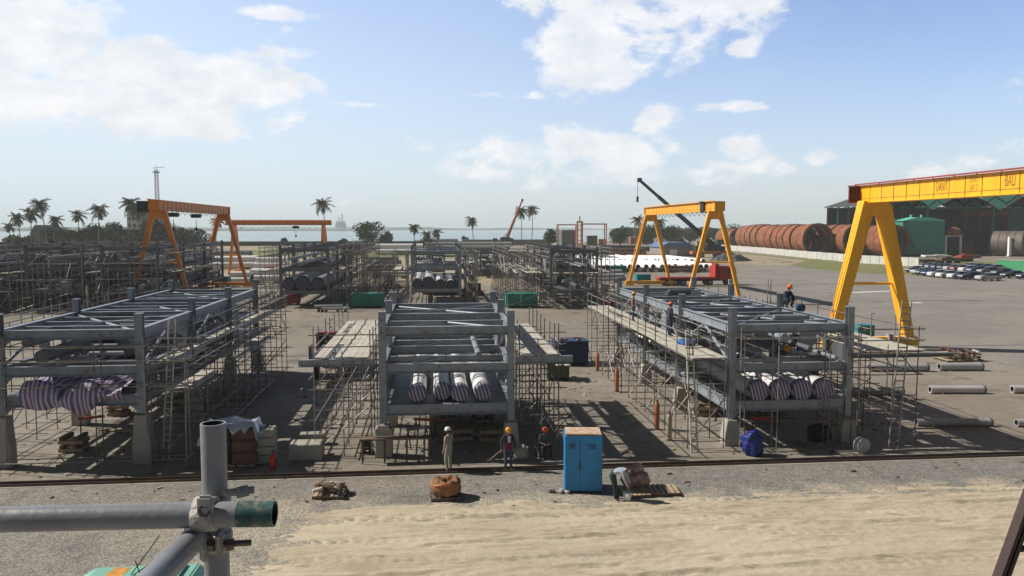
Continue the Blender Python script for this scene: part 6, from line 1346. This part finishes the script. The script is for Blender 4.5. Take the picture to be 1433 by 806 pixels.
person('man in a grey jacket and orange helmet sitting on a box in the shade', g, R(20), stand(pelvis=(0, .10, .52), waist=(0, .06, .68), chest=(0, -.04, .90), neck0=(0, -.09, 1.04), neck=(0, -.11, 1.09), head=(0, -.16, 1.20), face=(0.1, -1, -.35), shL=(.18, -.06, .98), elL=(.27, -.10, .72), wrL=(.12, -.32, .66), paL=(.07, -.38, .66), shR=(-.18, -.06, .98), elR=(-.27, -.10, .72), wrR=(-.12, -.32, .66), paR=(-.07, -.38, .65),
       hipL=(.10, .06, .50), knL=(.19, -.36, .52), anL=(.18, -.34, .09), toL=(.20, -.49, .045), hipR=(-.10, .06, .50), knR=(-.19, -.36, .52), anR=(-.20, -.34, .09), toR=(-.22, -.49, .045)), dict(top=GRY, legs=BLW, shoe=SHO), ORH2, .98)
t = thing('seat_box', 'dark wooden box the man in the grey jacket sits on', 'box', (g.x + .0, g.y + .06, 0), R(20)); box('body', (0, .08, .19), (.46, .34, .38), WOODD, t, bev=.01); box('lid', (0, .08, .395), (.5, .38, .03), WOODD, t)
g = G(862, 699)
person('man in a pale blue shirt and dark trousers bending down beside the blue cabinet', g, R(62), stand(pelvis=(0, .16, .93), waist=(0, .04, 1.03), chest=(0, -.20, 1.10), neck0=(0, -.36, 1.08), neck=(0, -.42, 1.07), head=(0, -.53, 1.03), face=(0, -.45, -1), shL=(.19, -.28, 1.09), elL=(.20, -.36, .82), wrL=(.14, -.46, .58), paL=(.12, -.49, .50), shR=(-.19, -.28, 1.09), elR=(-.20, -.36, .82), wrR=(-.14, -.46, .58), paR=(-.12, -.49, .50),
       hipL=(.10, .14, .89), knL=(.11, .05, .50), anL=(.11, .06, .09), toL=(.13, -.09, .045), hipR=(-.10, .14, .89), knR=(-.11, .02, .50), anR=(-.11, .0, .09), toR=(-.13, -.15, .045)), dict(top=LBL, legs=DKT, shoe=SHO), None, 1.0)
# two workers on the right module
zt = 5.2 + .22; p = atY(1136, 449, 38.2)
J_sit = stand(pelvis=(0, .10, .30), waist=(0, .05, .45), chest=(0, -.06, .66), neck0=(0, -.10, .80), neck=(0, -.12, .85), head=(0, -.16, .96), face=(0, -1, -.5), shL=(.18, -.08, .74), elL=(.26, -.18, .52), wrL=(.16, -.38, .40), paL=(.13, -.45, .37), shR=(-.18, -.08, .74), elR=(-.26, -.18, .52), wrR=(-.16, -.38, .40), paR=(-.13, -.45, .37),
            hipL=(.10, .06, .27), knL=(.20, -.30, .48), anL=(.17, -.14, .09), toL=(.19, -.28, .045), hipR=(-.10, .06, .27), knR=(-.20, -.30, .48), anR=(-.17, -.14, .09), toR=(-.19, -.28, .045))
person('worker with orange hood and helmet crouching on the top beam of the right module', (M3X + WM - .0, 39.9, zt), R(25), J_sit, dict(top=BLW, legs=BLW, shoe=SHO), ORH2, 1.1)
o = blob('kit_bag', 'dark kit bag on the top beam of the right module, beside the crouching worker', 'bag', 1153, 455, .22, .34, NAVY, 61); o.location = (M3X + WM, 38.3, zt)
person('worker crouching inside the right module on its upper walkway', (M3X + WM - 1.3, 36.2, 3.72), R(-20), J_sit, dict(top=NVJ, legs=BLW, shoe=SHO), ORH, 1.0)
o = box('yellow_bucket', (M3X + WM - 1.9, 35.6, 3.9), (.34, .34, .36), ORH, None, bev=.05); L(o, 'yellow-orange tub inside the right module beside the crouching worker', 'tub')
b = MB(); b.box((0, 0, 0), (2.3, 1.9, .05), GALV); o = b.build('grating_panel', None, Matrix.Translation((M3X + WM - 1.4, 35.9, 3.69))); L(o, 'steel grating laid on the middle level at the front of the right module', 'grating')
person('worker in a pinkish shirt standing on the far walkway of the right scaffold', (11.8, 46.0, 4.03), R(70), stand(), dict(top=mat('pinkish_shirt', (.35, .17, .15), .8), legs=DEN, shoe=SHO), ORH, 1.0)
person('worker in dark clothes standing on the right scaffold walkway near the blue sheet', (12.1, 39.6, 4.03), R(100), stand(elL=(.25, -.1, 1.17), wrL=(.2, -.32, 1.1), paL=(.19, -.4, 1.1)), dict(top=NVJ, legs=BLW, shoe=SHO), ORH2, 1.0)

# ------------------------------------------------------------------ near scaffold joint in front of the camera
TUBEP = mat('near_tube_paint', (.235, .245, .27), .38, .0, .16, 7, bump=.05, bscale=50, col2=(.22, .22, .23), fac=(.56, .8)); TEALP = mat('near_teal_paint', (.028, .10, .105), .5, 0, .3, 14, col2=(.25, .21, .14), fac=(.50, .66)); COUP = mat('coupler_cast', (.40, .39, .37), .6, .1, .25, 30, bump=.3, bscale=90, col2=(.20, .17, .14), fac=(.5, .68)); CDRK = mat('coupler_bolt', (.14, .12, .11), .5, .6, .3, 40)
P0 = D(298, 592, 1.56); root = thing('scaffold_joint', 'grey scaffold tubes clamped together in the near foreground, one with a teal painted end', 'scaffold', (P0.x, P0.y, P0.z - 1.2))
O = Vector(root.location); r = .0242
hollow('upright_tube', (0, 0, -.6), (0, 0, 1.2), r, TUBEP, root, .16, 40, inner=DARK)
A = D(-260, 733, 1.51); B = D(334, 719.5, 1.52); C_ = D(384.5, 719, 1.522)
hollow('ledger_tube', A - O, B - O, r, TUBEP, root, .16, 40, inner=DARK); te = hollow('painted_end', B - O, C_ - O, r * 1.012, TEALP, root, .16, 40, inner=DARK)
E0 = D(283, 742, 1.60); E1 = D(214, 812, 1.30); E2 = E0 + (E1 - E0) * 3
hollow('transom_tube', E2 - O, E0 + (E0 - E1) * .12 - O, r, TUBEP, root, .16, 40, inner=DARK)
def coupler(center, axis_band, axis_up, nm):
    c = thing_c = bpy.data.objects.new(nm, None); 
def band(b, c, ax, rin, th, wd, m, a0=0, a1=2 * math.pi, n=28):
    ax = Vector(ax).normalized(); u = ax.orthogonal().normalized(); v = ax.cross(u); prev = None; vs = []
    for i in range(n + 1):
        a = a0 + (a1 - a0) * i / n; d = u * math.cos(a) + v * math.sin(a); rr = th * (1 + .18 * math.sin(a * 3))
        for (q, s) in ((rin, -1), (rin + rr, -.85), (rin + rr * 1.1, 0), (rin + rr, .85), (rin, 1)): vs.append(Vector(c) + d * q + ax * (s * wd / 2))
    fs = [(i * 5 + k, i * 5 + (k + 1) % 5, (i + 1) * 5 + (k + 1) % 5, (i + 1) * 5 + k) for i in range(n) for k in range(5)]
    b.add(vs, fs, m, True)
ax_l = (C_ - A).normalized(); cl = D(288, 720, 1.525) - O      # clamp round the ledger
b = MB(); band(b, cl, ax_l, r * 1.01, .008, .046, COUP); up_c = Vector((0, 0, -.0)); band(b, Vector((0, 0, cl.z + .001)), (0, 0, 1), r * 1.01, .007, .044, COUP)
mid = (cl + Vector((0, 0, cl.z))) / 2; b.box(mid, (.05, .05, .04), COUP)
me = b.mesh('coupler'); o1 = new('coupler', me, root)
tocam = (CP - (cl + O)).normalized()
lug = cl + tocam * .030 + Vector((0, 0, .012))
bb = MB(); bb.box(lug, (.030, .014, .050), COUP); me = bb.mesh('flap'); bevel_mesh(me, .005, 2); new('flap', me, o1)
bb = MB(); bb.tube([lug + tocam * -.01 + Vector((-.002, 0, -.005)), lug + tocam * .010 + Vector((-.002, 0, -.005))], .0125, CDRK, 6, smooth=False); bb.tube([lug + Vector((-.002, 0, -.005)), lug + tocam * .022 + Vector((-.002, 0, -.005))], .0065, COUP, 12); bb.build('bolt', o1)
bb = MB(); bb.tube([cl + Vector((.03, .02, .034)), cl + Vector((.085, .03, .036))], .0075, COUP, 12); bb.tube([cl + Vector((.055, .02, .034)), cl + Vector((.072, .03, .035))], .0125, COUP, 6); bb.build('bolt', o1)
c2 = D(303, 757, 1.575) - O; c2 = Vector((0, 0, c2.z))
b = MB(); band(b, c2, (0, 0, 1), r * 1.01, .008, .040, COUP); e_dir = (E1 - E0).normalized(); ce = E0 - O + e_dir * .012; band(b, ce, e_dir, r * 1.01, .007, .04, COUP); b.box((c2 + ce) / 2, (.03, .05, .034), COUP)
o2 = b.build('coupler', root)
bb = MB(); q0 = c2 + Vector((.012, -.034, .004)); bb.tube([q0 + Vector((-.03, 0, 0)), q0 + Vector((.062, .006, 0))], .0062, CDRK, 12); bb.tube([q0 + Vector((.016, 0, 0)), q0 + Vector((.030, .001, 0))], .0125, CDRK, 6, smooth=False); bb.tube([q0 + Vector((-.016, 0, 0)), q0 + Vector((-.006, 0, 0))], .013, CDRK, 6, smooth=False); bb.build('bolt', o2)
bb = MB(); bb.box(q0 + Vector((-.026, 0, -.004)), (.014, .022, .052), COUP); me = bb.mesh('lug'); bevel_mesh(me, .004, 2); new('lug', me, o2)
bb = MB(); bb.box(q0 + Vector((.004, .004, .0)), (.014, .026, .046), COUP); me = bb.mesh('lug'); bevel_mesh(me, .004, 2); new('lug', me, o2)
# green machine canopy below on the left, with whip wires
gd = D(190, 812, 19.5); ZT = 2.15; a = G(108, 800, ZT); c = G(283, 796, ZT); e = G(128, 790, ZT)
t = thing('generator_canopy', 'pale green machine canopy with an orange stain at the bottom left of the picture', 'generator', (a.x, a.y - .9, 0)); W_ = c.x - a.x
b = MB(); b.prism([(0, .25), (W_, .25), (W_, ZT - .12), (W_ - .15, ZT), (.35, ZT), (0, ZT - .2)], -.7, 1.1, LGREEN); me = b.mesh('housing'); bevel_mesh(me, .03, 2); new('housing', me, t)
sm = mat('orange_stain_paint', (.62, .28, .05), .6, 0, .3, 5, col2=(.25, .5, .4), fac=(.55, .75)); b = MB(); b.add([(.45, -.5, ZT + .004), (.95, -.5, ZT + .004), (1.1, 1.0, ZT + .004), (.75, 1.05, ZT + .004)], [(0, 1, 2, 3)], sm); b.build('stained_panel', t)
b = MB(); b.box((W_ * .62, .25, ZT + .02), (.5, 1.1, .04), DARK); b.build('louvre', t); box('roof_rib', (W_ * .85, .2, ZT + .03), (.06, 1.6, .06), LGREEN, t); box('skid', (W_ / 2, .2, .12), (W_, 1.6, .22), DARK, t)
for k, (px, py, qx, qy, lb) in enumerate([(190, 790, 226, 742, 'long'), (205, 772, 196, 792, 'left'), (206, 772, 216, 786, 'right')]): pass
s0 = G(196, 790, ZT) - Vector(t.location); wr = MB(); 
for dx, dz, lx in ((.62, .85, 0), (.30, .20, .05), (-.1, .30, .2)): wr.tube([(s0.x + lx, .6, ZT), (s0.x + lx + dx, .62, ZT + dz)], .012, BLACKR, 5)
wr.build('whip_wire', t)
# dark steel bar at the lower right corner
a = D(1396, 822, 3.2); c = D(1440, 700, 3.2); t = thing('steel_bar', 'dark brown steel angle bar crossing the lower right corner close to the camera', 'bar', a); AB = mat('dark_brown_steel', (.05, .030, .028), .5, .2, .2, 8); d = c - a
ibeam('bar', -d * .3, d * 1.4, .045, .042, AB, t); q = D(1412, 769, 3.2) - a; tube('bracket', q, q + Vector((.4, .02, .0)), .014, AB, t, 8)

# ------------------------------------------------------------------ haze: one box of even air
hz = bpy.data.materials.new('haze_air'); hz.use_nodes = True; n = hz.node_tree.nodes; l = hz.node_tree.links
n.remove(n['Principled BSDF']); pv = n.new('ShaderNodeVolumePrincipled'); pv.inputs['Color'].default_value = (.90, .98, 1.0, 1); pv.inputs['Density'].default_value = HAZE_D; pv.inputs['Anisotropy'].default_value = 0.0
l.new(pv.outputs[0], n['Material Output'].inputs['Volume'])
b = MB(); b.box((0, 3300, 34), (13600, 9000, 78), hz); o = b.build('haze'); o['kind'] = 'stuff'
dup_ = [k for k, v in LABELS.items() if len(v) > 1 and not all('group' in bpy.data.objects[x] for x in v)]
print('DUPLICATE LABELS', dup_); print('objects', len(bpy.data.objects))
